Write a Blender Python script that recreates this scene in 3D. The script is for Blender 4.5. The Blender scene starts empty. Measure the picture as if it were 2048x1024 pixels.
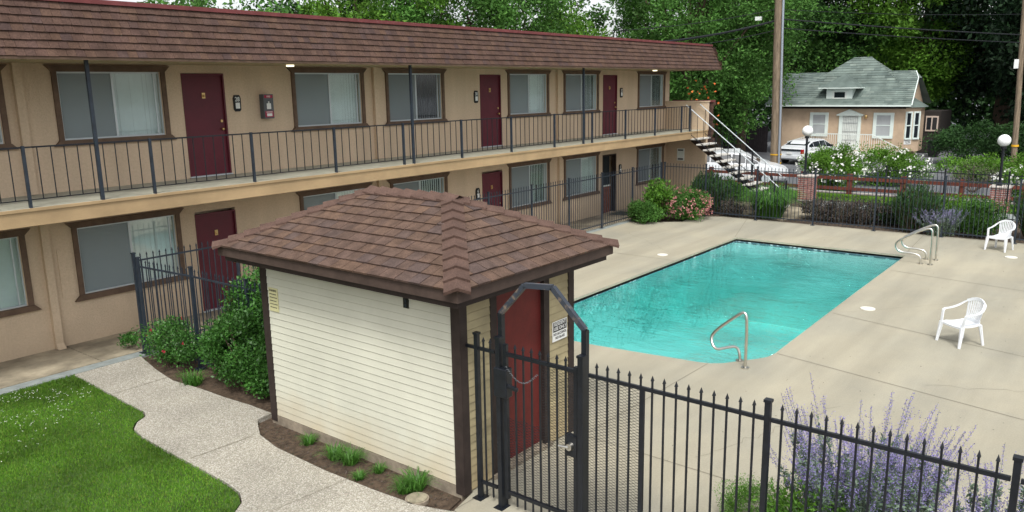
import bpy, math, random
import numpy as np
from mathutils import Vector, Matrix
from mathutils.geometry import tessellate_polygon
R = math.radians
S = bpy.context.scene
C = S.collection
random.seed(5)

# ------------------------------------------------------------------ camera
cd = bpy.data.cameras.new("camera"); cam = bpy.data.objects.new("camera", cd); C.objects.link(cam)
cd.sensor_width = 36.0; cd.lens = 1591.9 / 2048 * 36.0; cd.clip_end = 2000; cd.clip_start = 0.05
yaw, pitch, roll = R(38.597), R(11.907), R(-0.9656)
fw = Vector((math.cos(yaw) * math.cos(pitch), math.sin(yaw) * math.cos(pitch), -math.sin(pitch)))
rt = Vector((math.sin(yaw), -math.cos(yaw), 0)); up = rt.cross(fw)
r2 = rt * math.cos(roll) + up * math.sin(roll); u2 = -rt * math.sin(roll) + up * math.cos(roll)
cam.matrix_world = Matrix(((r2.x, u2.x, -fw.x, 0), (r2.y, u2.y, -fw.y, 0), (r2.z, u2.z, -fw.z, 4.45), (0, 0, 0, 1)))
S.camera = cam

# ------------------------------------------------------------------ sky, sun, exposure (overcast)
SUN_EL, SUN_AZ = R(56), R(215)            # azimuth of the sun, measured from +X towards +Y
w = bpy.data.worlds.new("World"); S.world = w; w.use_nodes = True
nt = w.node_tree; bg = nt.nodes["Background"]
sky = nt.nodes.new("ShaderNodeTexSky"); sky.sky_type = 'NISHITA'; sky.sun_disc = False
sky.sun_elevation = SUN_EL; sky.sun_rotation = R(90) - SUN_AZ
sky.air_density = 1.0; sky.dust_density = 3.0; sky.ozone_density = 1.0
hs = nt.nodes.new("ShaderNodeHueSaturation"); hs.inputs['Saturation'].default_value = 0.22
nt.links.new(sky.outputs[0], hs.inputs['Color']); nt.links.new(hs.outputs[0], bg.inputs[0])
bg.inputs[1].default_value = 0.15
sd = bpy.data.lights.new("sun", 'SUN'); sd.energy = 1.35; sd.angle = R(13); sd.color = (1, 0.99, 0.93)
sun = bpy.data.objects.new("sun", sd); C.objects.link(sun)
sv = Vector((math.cos(SUN_AZ) * math.cos(SUN_EL), math.sin(SUN_AZ) * math.cos(SUN_EL), math.sin(SUN_EL)))
sun.rotation_euler = sv.to_track_quat('Z', 'Y').to_euler(); sun.location = (0, 0, 40)
S.view_settings.view_transform = 'Standard'; S.view_settings.look = 'None'
S.view_settings.exposure = 0.80; S.view_settings.gamma = 1; S.view_settings.use_curve_mapping = False
S.cycles.max_bounces = 6; S.cycles.transparent_max_bounces = 16
S.cycles.use_denoising = True

# ------------------------------------------------------------------ materials
M = {}
def mat(name, col, rough=0.8, nscale=None, amt=0.2, bump=0.0, bscale=None, spec=0.3, metal=0.0, col2=None, rampw=(0.35, 0.65), stretch=None, streak=None, coord='Object'):
    m = bpy.data.materials.new(name); m.use_nodes = True; t = m.node_tree; N = t.nodes; L = t.links
    b = N["Principled BSDF"]; b.inputs['Roughness'].default_value = rough
    b.inputs['Specular IOR Level'].default_value = spec; b.inputs['Metallic'].default_value = metal
    b.inputs['Base Color'].default_value = (*col, 1)
    tc = N.new("ShaderNodeTexCoord"); src = tc.outputs[coord]
    if stretch:
        mp = N.new("ShaderNodeMapping"); mp.inputs['Scale'].default_value = stretch
        L.new(src, mp.inputs[0]); src = mp.outputs[0]
    last = None
    if nscale:
        n = N.new("ShaderNodeTexNoise"); n.inputs['Scale'].default_value = nscale; n.inputs['Detail'].default_value = 8; n.inputs['Roughness'].default_value = 0.65
        L.new(src, n.inputs['Vector'])
        cr = N.new("ShaderNodeValToRGB"); cr.color_ramp.elements[0].position = rampw[0]; cr.color_ramp.elements[1].position = rampw[1]
        c2 = col2 or tuple(min(1, c * (1 + amt)) for c in col); c1 = col if col2 else tuple(c * (1 - amt) for c in col)
        cr.color_ramp.elements[0].color = (*c1, 1); cr.color_ramp.elements[1].color = (*c2, 1)
        L.new(n.outputs['Fac'], cr.inputs[0]); L.new(cr.outputs[0], b.inputs['Base Color']); last = cr.outputs[0]
    if streak:                                   # (scale vector, strength): large soft stains multiplied in
        mp2 = N.new("ShaderNodeMapping"); mp2.inputs['Scale'].default_value = streak[0]; L.new(tc.outputs[coord], mp2.inputs[0])
        n2 = N.new("ShaderNodeTexNoise"); n2.inputs['Scale'].default_value = 1; n2.inputs['Detail'].default_value = 6; L.new(mp2.outputs[0], n2.inputs['Vector'])
        r2_ = N.new("ShaderNodeMapRange"); r2_.inputs['From Min'].default_value = 0.35; r2_.inputs['From Max'].default_value = 0.65
        r2_.inputs['To Min'].default_value = 1 - streak[1]; r2_.inputs['To Max'].default_value = 1
        L.new(n2.outputs['Fac'], r2_.inputs['Value'])
        mx = N.new("ShaderNodeMix"); mx.data_type = 'RGBA'; mx.blend_type = 'MULTIPLY'; mx.inputs['Factor'].default_value = 1
        if last: L.new(last, mx.inputs['A'])
        else: mx.inputs['A'].default_value = (*col, 1)
        L.new(r2_.outputs[0], mx.inputs['B']); L.new(mx.outputs['Result'], b.inputs['Base Color'])
    if bump:
        nb = N.new("ShaderNodeTexNoise"); nb.inputs['Scale'].default_value = bscale or (nscale or 10) * 3; nb.inputs['Detail'].default_value = 4
        L.new(tc.outputs[coord], nb.inputs['Vector'])
        bp = N.new("ShaderNodeBump"); bp.inputs['Strength'].default_value = bump; bp.inputs['Distance'].default_value = 0.01
        L.new(nb.outputs['Fac'], bp.inputs['Height']); L.new(bp.outputs[0], b.inputs['Normal'])
    M[name] = m; return m

def island_mat(name, cols, rough=0.7, spec=0.2, nscale=None, namt=0.35, transl=0.0, bump=0.0, fine=None):
    """colour picked per loose piece (leaf, shingle), varied by a soft world noise"""
    m = bpy.data.materials.new(name); m.use_nodes = True; t = m.node_tree; N = t.nodes; L = t.links
    b = N["Principled BSDF"]; b.inputs['Roughness'].default_value = rough; b.inputs['Specular IOR Level'].default_value = spec
    g = N.new("ShaderNodeNewGeometry"); cr = N.new("ShaderNodeValToRGB"); e = cr.color_ramp.elements
    e[0].color = (*cols[0], 1); e[0].position = 0.0; e[1].color = (*cols[-1], 1); e[1].position = 1.0
    for i, c in enumerate(cols[1:-1]):
        x = e.new((i + 1) / (len(cols) - 1)); x.color = (*c, 1)
    L.new(g.outputs['Random Per Island'], cr.inputs[0]); out = cr.outputs[0]
    tc = N.new("ShaderNodeTexCoord")
    for sc, am, w_ in ((nscale, namt, 0.16), (fine, 0.25, 0.2)):
        if not sc: continue
        n = N.new("ShaderNodeTexNoise"); n.inputs['Scale'].default_value = sc; n.inputs['Detail'].default_value = 5
        L.new(tc.outputs['Object'], n.inputs['Vector'])
        mr = N.new("ShaderNodeMapRange"); mr.inputs['From Min'].default_value = 0.5 - w_; mr.inputs['From Max'].default_value = 0.5 + w_
        mr.inputs['To Min'].default_value = 1 - am; mr.inputs['To Max'].default_value = 1 + am; L.new(n.outputs['Fac'], mr.inputs['Value'])
        mx = N.new("ShaderNodeMix"); mx.data_type = 'RGBA'; mx.blend_type = 'MULTIPLY'; mx.inputs['Factor'].default_value = 1
        L.new(out, mx.inputs['A']); L.new(mr.outputs[0], mx.inputs['B']); out = mx.outputs['Result']
    L.new(out, b.inputs['Base Color'])
    if transl:
        tr = N.new("ShaderNodeBsdfTranslucent"); L.new(out, tr.inputs['Color'])
        ms = N.new("ShaderNodeMixShader"); ms.inputs[0].default_value = transl
        L.new(b.outputs[0], ms.inputs[1]); L.new(tr.outputs[0], ms.inputs[2]); L.new(ms.outputs[0], N["Material Output"].inputs[0])
    M[name] = m; return m

mat('stucco', (0.61, 0.475, 0.34), 0.95, 26, 0.07, 0.9, 45, 0.1, streak=((2.2, 2.2, 0.35), 0.13))
mat('fascia', (0.42, 0.295, 0.165), 0.8, 1.5, 0.12, 0.2, 60, 0.2, streak=((0.7, 0.7, 3), 0.15))
mat('soffit', (0.36, 0.28, 0.17), 0.9, 2, 0.1)
mat('balcony_floor', (0.36, 0.35, 0.28), 0.85, 2.5, 0.18, 0.2, 60)
mat('trim_brown', (0.125, 0.080, 0.054), 0.7, 6, 0.2, 0.15, 60, stretch=(1, 1, 1))
mat('door_red', (0.105, 0.012, 0.023), 0.45, 3, 0.12, 0.0, spec=0.4)
mat('shed_door_red', (0.11, 0.014, 0.012), 0.6, 3, 0.2, 0.1, 40)
mat('dark_frame', (0.03, 0.018, 0.014), 0.7, 6, 0.2)
mat('roof_cap', (0.16, 0.045, 0.045), 0.75, 4, 0.2)
mat('roof_tar', (0.18, 0.17, 0.16), 0.95, 2, 0.2)
mat('black_metal', (0.007, 0.009, 0.013), 0.42, 12, 0.3, 0.1, 90, 0.45)
mat('blue_metal', (0.020, 0.028, 0.040), 0.5, 7, 0.3, 0.1, 60, 0.4)
mat('rust_metal', (0.035, 0.042, 0.055), 0.5, 4, 0.2, 0.2, 60, 0.4, col2=(0.26, 0.19, 0.13), rampw=(0.52, 0.64))
mat('steel', (0.62, 0.60, 0.55), 0.28, 5, 0.1, 0, spec=0.5, metal=1.0)
mat('aluminium', (0.55, 0.60, 0.62), 0.4, None, spec=0.5, metal=0.3)
mat('blind_white', (0.80, 0.86, 0.84), 0.7, 1.5, 0.06)
mat('blind_grey', (0.36, 0.38, 0.39), 0.7, 1.5, 0.08)
mat('interior_dark', (0.02, 0.024, 0.026), 0.9)
mat('brass', (0.65, 0.45, 0.2), 0.35, metal=1.0)
mat('white_paint', (0.66, 0.70, 0.66), 0.6, 5, 0.06)
mat('white_plastic', (0.70, 0.72, 0.74), 0.35, 2, 0.04, spec=0.4)
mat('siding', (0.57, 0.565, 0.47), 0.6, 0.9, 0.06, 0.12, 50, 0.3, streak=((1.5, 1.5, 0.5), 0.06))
mat('siding_shaded', (0.40, 0.34, 0.20), 0.7, 2.0, 0.12, 0.12, 50, 0.3, streak=((2, 2, 6), 0.25))  # yellowish, darker siding for the door side: shade under the eaves put into colour
mat('shed_trim', (0.030, 0.021, 0.018), 0.7, 5, 0.25, 0.2, 60)
mat('shed_fascia', (0.062, 0.042, 0.034), 0.7, 4, 0.22, 0.2, 60)
mat('foundation', (0.24, 0.20, 0.15), 0.95, 5, 0.3, 0.5, 60)
mat('dirt', (0.075, 0.052, 0.035), 1.0, 14, 0.5, 1.0, 60)
mat('mulch', (0.07, 0.05, 0.035), 1.0, 8, 0.5, 1.0, 50)
mat('walk_concrete', (0.36, 0.31, 0.225), 0.9, 2.2, 0.25, 0.3, 70, 0.2, streak=((0.9, 1.6, 1), 0.42))
mat('gutter_concrete', (0.235, 0.26, 0.25), 0.85, 6, 0.18, 0.2, 70)
mat('lid', (0.27, 0.24, 0.17), 0.9, 9, 0.3, 0.3, 60)
mat('asphalt', (0.125, 0.13, 0.14), 0.9, 1.2, 0.12, 0.3, 60)
mat('kerb', (0.45, 0.42, 0.38), 0.9, 3, 0.2)
mat('soil_green', (0.06, 0.11, 0.025), 1, 3, 0.4, 0.6, 30)
mat('redwood', (0.12, 0.034, 0.022), 0.8, 5, 0.3)
mat('brick', (0.27, 0.10, 0.085), 0.9, 7, 0.45, 0.4, 40)
mat('mortar', (0.46, 0.42, 0.38), 0.95, 12, 0.15, 0.4, 40)
mat('globe', (0.86, 0.87, 0.86), 0.3, spec=0.4)
mat('pole_wood', (0.19, 0.145, 0.10), 0.9, 3, 0.4, 0.6, 30, stretch=(6, 6, 0.5))
mat('pole_yellow', (0.65, 0.36, 0.02), 0.6)
mat('conduit', (0.33, 0.37, 0.42), 0.45, metal=0.5)
mat('wire', (0.012, 0.014, 0.016), 0.5)
mat('bark', (0.085, 0.06, 0.042), 0.95, 8, 0.4, 0.8, 25, stretch=(3, 3, 0.7))
mat('bark_grey', (0.20, 0.18, 0.15), 0.95, 8, 0.3, 0.8, 25, stretch=(3, 3, 0.7))
mat('house_wall', (0.50, 0.375, 0.265), 0.95, 1.5, 0.10, 0.3, 50)
mat('house_white', (0.66, 0.74, 0.70), 0.6, 4, 0.05)
mat('house_dark', (0.03, 0.025, 0.022), 0.9)
mat('porch_rail', (0.52, 0.42, 0.35), 0.6)
mat('dark_board', (0.025, 0.02, 0.022), 0.9, 4, 0.4, 0.3, 20, stretch=(1, 8, 1))
mat('car_white', (0.66, 0.68, 0.70), 0.2, spec=0.6)
mat('car_dark', (0.015, 0.016, 0.018), 0.5)
mat('car_glass', (0.015, 0.02, 0.025), 0.08, spec=0.8)
mat('rubber', (0.015, 0.015, 0.016), 0.85)
mat('tail_red', (0.35, 0.015, 0.015), 0.25, spec=0.6)
mat('sign_yellow', (0.60, 0.57, 0.32), 0.5)
mat('sign_white', (0.75, 0.76, 0.74), 0.5)
mat('sign_black', (0.012, 0.012, 0.013), 0.4)
mat('ink', (0.06, 0.06, 0.05), 0.7)
mat('sign_blue', (0.10, 0.18, 0.35), 0.5)
mat('ext_red', (0.36, 0.02, 0.06), 0.4)
mat('doormat', (0.055, 0.06, 0.045), 1, 20, 0.3, 0.8, 60)
mat('tread', (0.50, 0.48, 0.44), 0.9, 5, 0.2, 0.3, 50)
mat('lattice', (0.16, 0.05, 0.03), 0.8, 14, 0.5)
mat('pool_lid', (0.72, 0.70, 0.62), 0.5)
mat('plaster', (0.54, 0.70, 0.69), 0.8, 0.8, 0.06)
mat('fire_steel', (0.10, 0.11, 0.12), 0.5)
mat('orange_petal', (0.62, 0.12, 0.03), 0.7)
mat('coping', (0.33, 0.31, 0.25), 0.9, 4, 0.18, 0.3, 60)
mat('stem_green', (0.16, 0.20, 0.13), 0.8)

for _nm in ('siding', 'siding_shaded', 'stucco'):
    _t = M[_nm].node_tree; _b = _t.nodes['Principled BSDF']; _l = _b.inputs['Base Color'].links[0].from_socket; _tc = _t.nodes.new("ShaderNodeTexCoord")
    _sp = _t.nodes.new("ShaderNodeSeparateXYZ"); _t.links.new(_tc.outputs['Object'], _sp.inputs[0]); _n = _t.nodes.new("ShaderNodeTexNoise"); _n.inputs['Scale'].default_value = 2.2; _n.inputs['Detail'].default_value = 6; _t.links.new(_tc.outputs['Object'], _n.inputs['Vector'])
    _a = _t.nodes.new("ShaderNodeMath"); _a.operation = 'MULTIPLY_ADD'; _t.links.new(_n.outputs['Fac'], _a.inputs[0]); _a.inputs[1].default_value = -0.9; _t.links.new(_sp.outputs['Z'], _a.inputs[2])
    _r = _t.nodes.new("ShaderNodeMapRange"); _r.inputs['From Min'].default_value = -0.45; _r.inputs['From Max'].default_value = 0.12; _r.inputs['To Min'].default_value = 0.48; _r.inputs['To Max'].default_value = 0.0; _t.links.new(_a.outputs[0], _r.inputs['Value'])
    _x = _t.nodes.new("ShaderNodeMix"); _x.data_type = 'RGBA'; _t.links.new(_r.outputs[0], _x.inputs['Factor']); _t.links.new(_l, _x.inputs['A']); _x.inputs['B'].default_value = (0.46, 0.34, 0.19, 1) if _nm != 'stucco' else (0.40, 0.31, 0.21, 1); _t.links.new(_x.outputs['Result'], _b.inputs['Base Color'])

# deck concrete: warm grey slab with soft worn bands and speckle
mat('deck', (0.395, 0.36, 0.272), 0.85, 0.35, 0.10, 0.25, 90, 0.2, col2=(0.335, 0.315, 0.25), rampw=(0.40, 0.62), streak=((0.25, 1.8, 1), 0.17))
_t = M['deck'].node_tree; _b = _t.nodes['Principled BSDF']
_l = _b.inputs['Base Color'].links[0].from_socket
_n = _t.nodes.new("ShaderNodeTexNoise"); _n.inputs['Scale'].default_value = 45; _n.inputs['Detail'].default_value = 6; _n.inputs['Roughness'].default_value = 0.8
_tc = _t.nodes.new("ShaderNodeTexCoord"); _t.links.new(_tc.outputs['Object'], _n.inputs['Vector'])
_r = _t.nodes.new("ShaderNodeMapRange"); _r.inputs['From Min'].default_value = 0.3; _r.inputs['From Max'].default_value = 0.7; _r.inputs['To Min'].default_value = 0.86; _r.inputs['To Max'].default_value = 1.12
_t.links.new(_n.outputs['Fac'], _r.inputs['Value'])
_x = _t.nodes.new("ShaderNodeMix"); _x.data_type = 'RGBA'; _x.blend_type = 'MULTIPLY'; _x.inputs['Factor'].default_value = 1
_t.links.new(_l, _x.inputs['A']); _t.links.new(_r.outputs[0], _x.inputs['B']); _t.links.new(_x.outputs['Result'], _b.inputs['Base Color'])

# exposed aggregate path: pebbles of mixed colour
def aggregate():
    m = bpy.data.materials.new('aggregate'); m.use_nodes = True; t = m.node_tree; N = t.nodes; L = t.links; b = N["Principled BSDF"]
    b.inputs['Roughness'].default_value = 0.85
    tc = N.new("ShaderNodeTexCoord"); v = N.new("ShaderNodeTexVoronoi"); v.inputs['Scale'].default_value = 85; L.new(tc.outputs['Object'], v.inputs['Vector'])
    cr = N.new("ShaderNodeValToRGB"); e = cr.color_ramp.elements; cr.color_ramp.interpolation = 'CONSTANT'
    e[0].color = (0.29, 0.27, 0.215, 1); e[1].color = (0.41, 0.385, 0.32, 1); e[1].position = 0.3
    for p, c in ((0.5, (0.37, 0.335, 0.28, 1)), (0.7, (0.53, 0.50, 0.44, 1)), (0.88, (0.24, 0.215, 0.18, 1))):
        q = e.new(p); q.color = c
    sx = N.new("ShaderNodeSeparateColor"); L.new(v.outputs['Color'], sx.inputs[0]); L.new(sx.outputs[0], cr.inputs[0])
    n = N.new("ShaderNodeTexNoise"); n.inputs['Scale'].default_value = 0.9; n.inputs['Detail'].default_value = 5; L.new(tc.outputs['Object'], n.inputs['Vector'])
    mr = N.new("ShaderNodeMapRange"); mr.inputs['From Min'].default_value = 0.3; mr.inputs['From Max'].default_value = 0.7; mr.inputs['To Min'].default_value = 0.8; mr.inputs['To Max'].default_value = 1.08
    L.new(n.outputs['Fac'], mr.inputs['Value'])
    mx = N.new("ShaderNodeMix"); mx.data_type = 'RGBA'; mx.blend_type = 'MULTIPLY'; mx.inputs['Factor'].default_value = 1
    L.new(cr.outputs[0], mx.inputs['A']); L.new(mr.outputs[0], mx.inputs['B']); L.new(mx.outputs['Result'], b.inputs['Base Color'])
    bp = N.new("ShaderNodeBump"); bp.inputs['Strength'].default_value = 0.7; bp.inputs['Distance'].default_value = 0.006; bp.invert = True
    L.new(v.outputs['Distance'], bp.inputs['Height']); L.new(bp.outputs[0], b.inputs['Normal'])
    M['aggregate'] = m
aggregate()

def water_mat():
    m = bpy.data.materials.new('water'); m.use_nodes = True; t = m.node_tree; N = t.nodes; L = t.links
    N.remove(N["Principled BSDF"]); out = N["Material Output"]
    gl = N.new("ShaderNodeBsdfGlossy"); gl.inputs['Roughness'].default_value = 0.03; gl.inputs['Color'].default_value = (1, 1, 1, 1)
    tr = N.new("ShaderNodeBsdfTransparent"); tr.inputs['Color'].default_value = (0.90, 1.0, 1.0, 1)
    fr = N.new("ShaderNodeFresnel"); fr.inputs['IOR'].default_value = 1.36
    ms = N.new("ShaderNodeMixShader"); L.new(fr.outputs[0], ms.inputs[0]); L.new(tr.outputs[0], ms.inputs[1]); L.new(gl.outputs[0], ms.inputs[2]); L.new(ms.outputs[0], out.inputs[0])
    tc = N.new("ShaderNodeTexCoord"); mp = N.new("ShaderNodeMapping"); mp.inputs['Scale'].default_value = (1.9, 0.75, 1); mp.inputs['Rotation'].default_value = (0, 0, R(-20)); L.new(tc.outputs['Object'], mp.inputs[0])
    n = N.new("ShaderNodeTexNoise"); n.inputs['Scale'].default_value = 3.4; n.inputs['Detail'].default_value = 4; n.inputs['Roughness'].default_value = 0.6; n.inputs['Distortion'].default_value = 0.8; L.new(mp.outputs[0], n.inputs['Vector'])
    bp = N.new("ShaderNodeBump"); bp.inputs['Strength'].default_value = 1.0; bp.inputs['Distance'].default_value = 0.10
    nm = N.new('ShaderNodeTexNoise'); nm.inputs['Scale'].default_value = 0.45; nm.inputs['Detail'].default_value = 2; L.new(tc.outputs['Object'], nm.inputs['Vector'])
    mk = N.new('ShaderNodeMapRange'); mk.inputs['From Min'].default_value = 0.42; mk.inputs['From Max'].default_value = 0.62; mk.inputs['To Min'].default_value = 0.25; mk.inputs['To Max'].default_value = 1.3; L.new(nm.outputs['Fac'], mk.inputs['Value'])
    mm = N.new('ShaderNodeMath'); mm.operation = 'MULTIPLY'; L.new(n.outputs['Fac'], mm.inputs[0]); L.new(mk.outputs[0], mm.inputs[1]); L.new(mm.outputs[0], bp.inputs['Height'])
    L.new(bp.outputs[0], gl.inputs['Normal']); L.new(bp.outputs[0], fr.inputs['Normal'])
    va = N.new("ShaderNodeVolumeAbsorption"); va.inputs['Color'].default_value = (0.20, 0.86, 0.83, 1); va.inputs['Density'].default_value = 0.24; L.new(va.outputs[0], out.inputs['Volume'])
    M['water'] = m
water_mat()

def glass_mat(name, tint, g):
    m = bpy.data.materials.new(name); m.use_nodes = True; t = m.node_tree; N = t.nodes; L = t.links
    N.remove(N["Principled BSDF"]); out = N["Material Output"]
    gl = N.new("ShaderNodeBsdfGlossy"); gl.inputs['Roughness'].default_value = 0.05
    tr = N.new("ShaderNodeBsdfTransparent"); tr.inputs['Color'].default_value = (*tint, 1)
    ms = N.new("ShaderNodeMixShader"); ms.inputs[0].default_value = g
    L.new(tr.outputs[0], ms.inputs[1]); L.new(gl.outputs[0], ms.inputs[2]); L.new(ms.outputs[0], out.inputs[0]); M[name] = m
glass_mat('pane_glass', (0.93, 0.97, 0.97), 0.12)
def screen_mat():
    m = bpy.data.materials.new('insect_screen'); m.use_nodes = True; t = m.node_tree; N = t.nodes; L = t.links
    b = N["Principled BSDF"]; b.inputs['Base Color'].default_value = (0.30, 0.35, 0.37, 1); b.inputs['Roughness'].default_value = 0.6
    tr = N.new("ShaderNodeBsdfTransparent"); ms = N.new("ShaderNodeMixShader"); ms.inputs[0].default_value = 0.48
    L.new(tr.outputs[0], ms.inputs[1]); L.new(b.outputs[0], ms.inputs[2]); L.new(ms.outputs[0], N["Material Output"].inputs[0]); M['insect_screen'] = m
screen_mat()

island_mat('shingle', [(0.090, 0.060, 0.048), (0.112, 0.071, 0.052), (0.099, 0.065, 0.052), (0.122, 0.077, 0.054), (0.105, 0.068, 0.051), (0.086, 0.062, 0.056)], 0.9, 0.15, 7.0, 0.22, fine=60)
island_mat('shingle_plain', [(0.094, 0.058, 0.046), (0.106, 0.066, 0.052)], 0.9, 0.15, 5.0, 0.15, fine=60)
island_mat('shingle_far', [(0.074, 0.046, 0.037), (0.090, 0.054, 0.041), (0.082, 0.050, 0.041), (0.098, 0.059, 0.042), (0.070, 0.046, 0.042)], 0.9, 0.15, 4.0, 0.2, fine=40)
island_mat('green_shingle', [(0.13, 0.165, 0.15), (0.17, 0.21, 0.19), (0.105, 0.135, 0.125), (0.20, 0.24, 0.215)], 0.9, 0.15, 1.5, 0.2)
island_mat('grass', [(0.065, 0.175, 0.014), (0.10, 0.25, 0.020), (0.15, 0.30, 0.028), (0.085, 0.21, 0.016), (0.20, 0.26, 0.05)], 0.6, 0.2, 0.9, 0.38, 0.25)
island_mat('clover', [(0.7, 0.7, 0.62), (0.8, 0.8, 0.75)], 0.8)
island_mat('leaf_mid', [(0.048, 0.130, 0.024), (0.064, 0.165, 0.030), (0.082, 0.195, 0.037), (0.10, 0.22, 0.046)], 0.6, 0.2, 0.45, 0.45, 0.3)
island_mat('leaf_bright', [(0.075, 0.18, 0.020), (0.10, 0.225, 0.024), (0.125, 0.26, 0.032)], 0.6, 0.2, 0.5, 0.3, 0.3)
island_mat('leaf_dark', [(0.018, 0.052, 0.014), (0.027, 0.070, 0.018), (0.036, 0.088, 0.022)], 0.6, 0.2, 0.4, 0.4, 0.2)
island_mat('leaf_cedar', [(0.005, 0.016, 0.007), (0.010, 0.028, 0.010), (0.016, 0.042, 0.014)], 0.6, 0.2, 0.35, 0.5, 0.15)
island_mat('leaf_glossy', [(0.034, 0.110, 0.018), (0.052, 0.155, 0.025), (0.075, 0.205, 0.036)], 0.45, 0.35, 1.2, 0.3, 0.2)
island_mat('leaf_grey', [(0.13, 0.19, 0.13), (0.19, 0.25, 0.19), (0.11, 0.19, 0.08)], 0.7, 0.2, 2, 0.3, 0.2)
island_mat('leaf_lime', [(0.055, 0.15, 0.016), (0.085, 0.205, 0.022), (0.12, 0.26, 0.03)], 0.5, 0.3, 2, 0.3, 0.3)
island_mat('rosemary', [(0.022, 0.062, 0.020), (0.038, 0.098, 0.028), (0.060, 0.135, 0.040)], 0.6, 0.2, 2, 0.35, 0.15)
island_mat('strap_green', [(0.045, 0.14, 0.018), (0.07, 0.20, 0.025), (0.12, 0.27, 0.05)], 0.45, 0.35, 2, 0.3, 0.25)
island_mat('brown_leaf', [(0.07, 0.055, 0.045), (0.11, 0.085, 0.075), (0.045, 0.06, 0.03)], 0.8, 0.2, 1.5, 0.35, 0.1)
island_mat('twig', [(0.15, 0.13, 0.11), (0.22, 0.19, 0.17)], 0.9)
island_mat('petal_white', [(0.75, 0.76, 0.72), (0.85, 0.85, 0.8)], 0.7, 0.2, transl=0.2)
island_mat('petal_pink', [(0.40, 0.16, 0.16), (0.50, 0.27, 0.23), (0.30, 0.09, 0.12)], 0.7, 0.2, transl=0.2)
island_mat('petal_red', [(0.45, 0.02, 0.05), (0.6, 0.04, 0.10)], 0.6, 0.2, transl=0.2)
island_mat('petal_orange', [(0.55, 0.09, 0.03), (0.7, 0.2, 0.05)], 0.7, 0.2, transl=0.2)
island_mat('petal_lavender', [(0.15, 0.15, 0.27), (0.22, 0.21, 0.34), (0.27, 0.25, 0.37)], 0.8)
island_mat('petal_purple', [(0.23, 0.20, 0.45), (0.31, 0.27, 0.55), (0.39, 0.33, 0.58)], 0.7, 0.2, transl=0.3)

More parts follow.
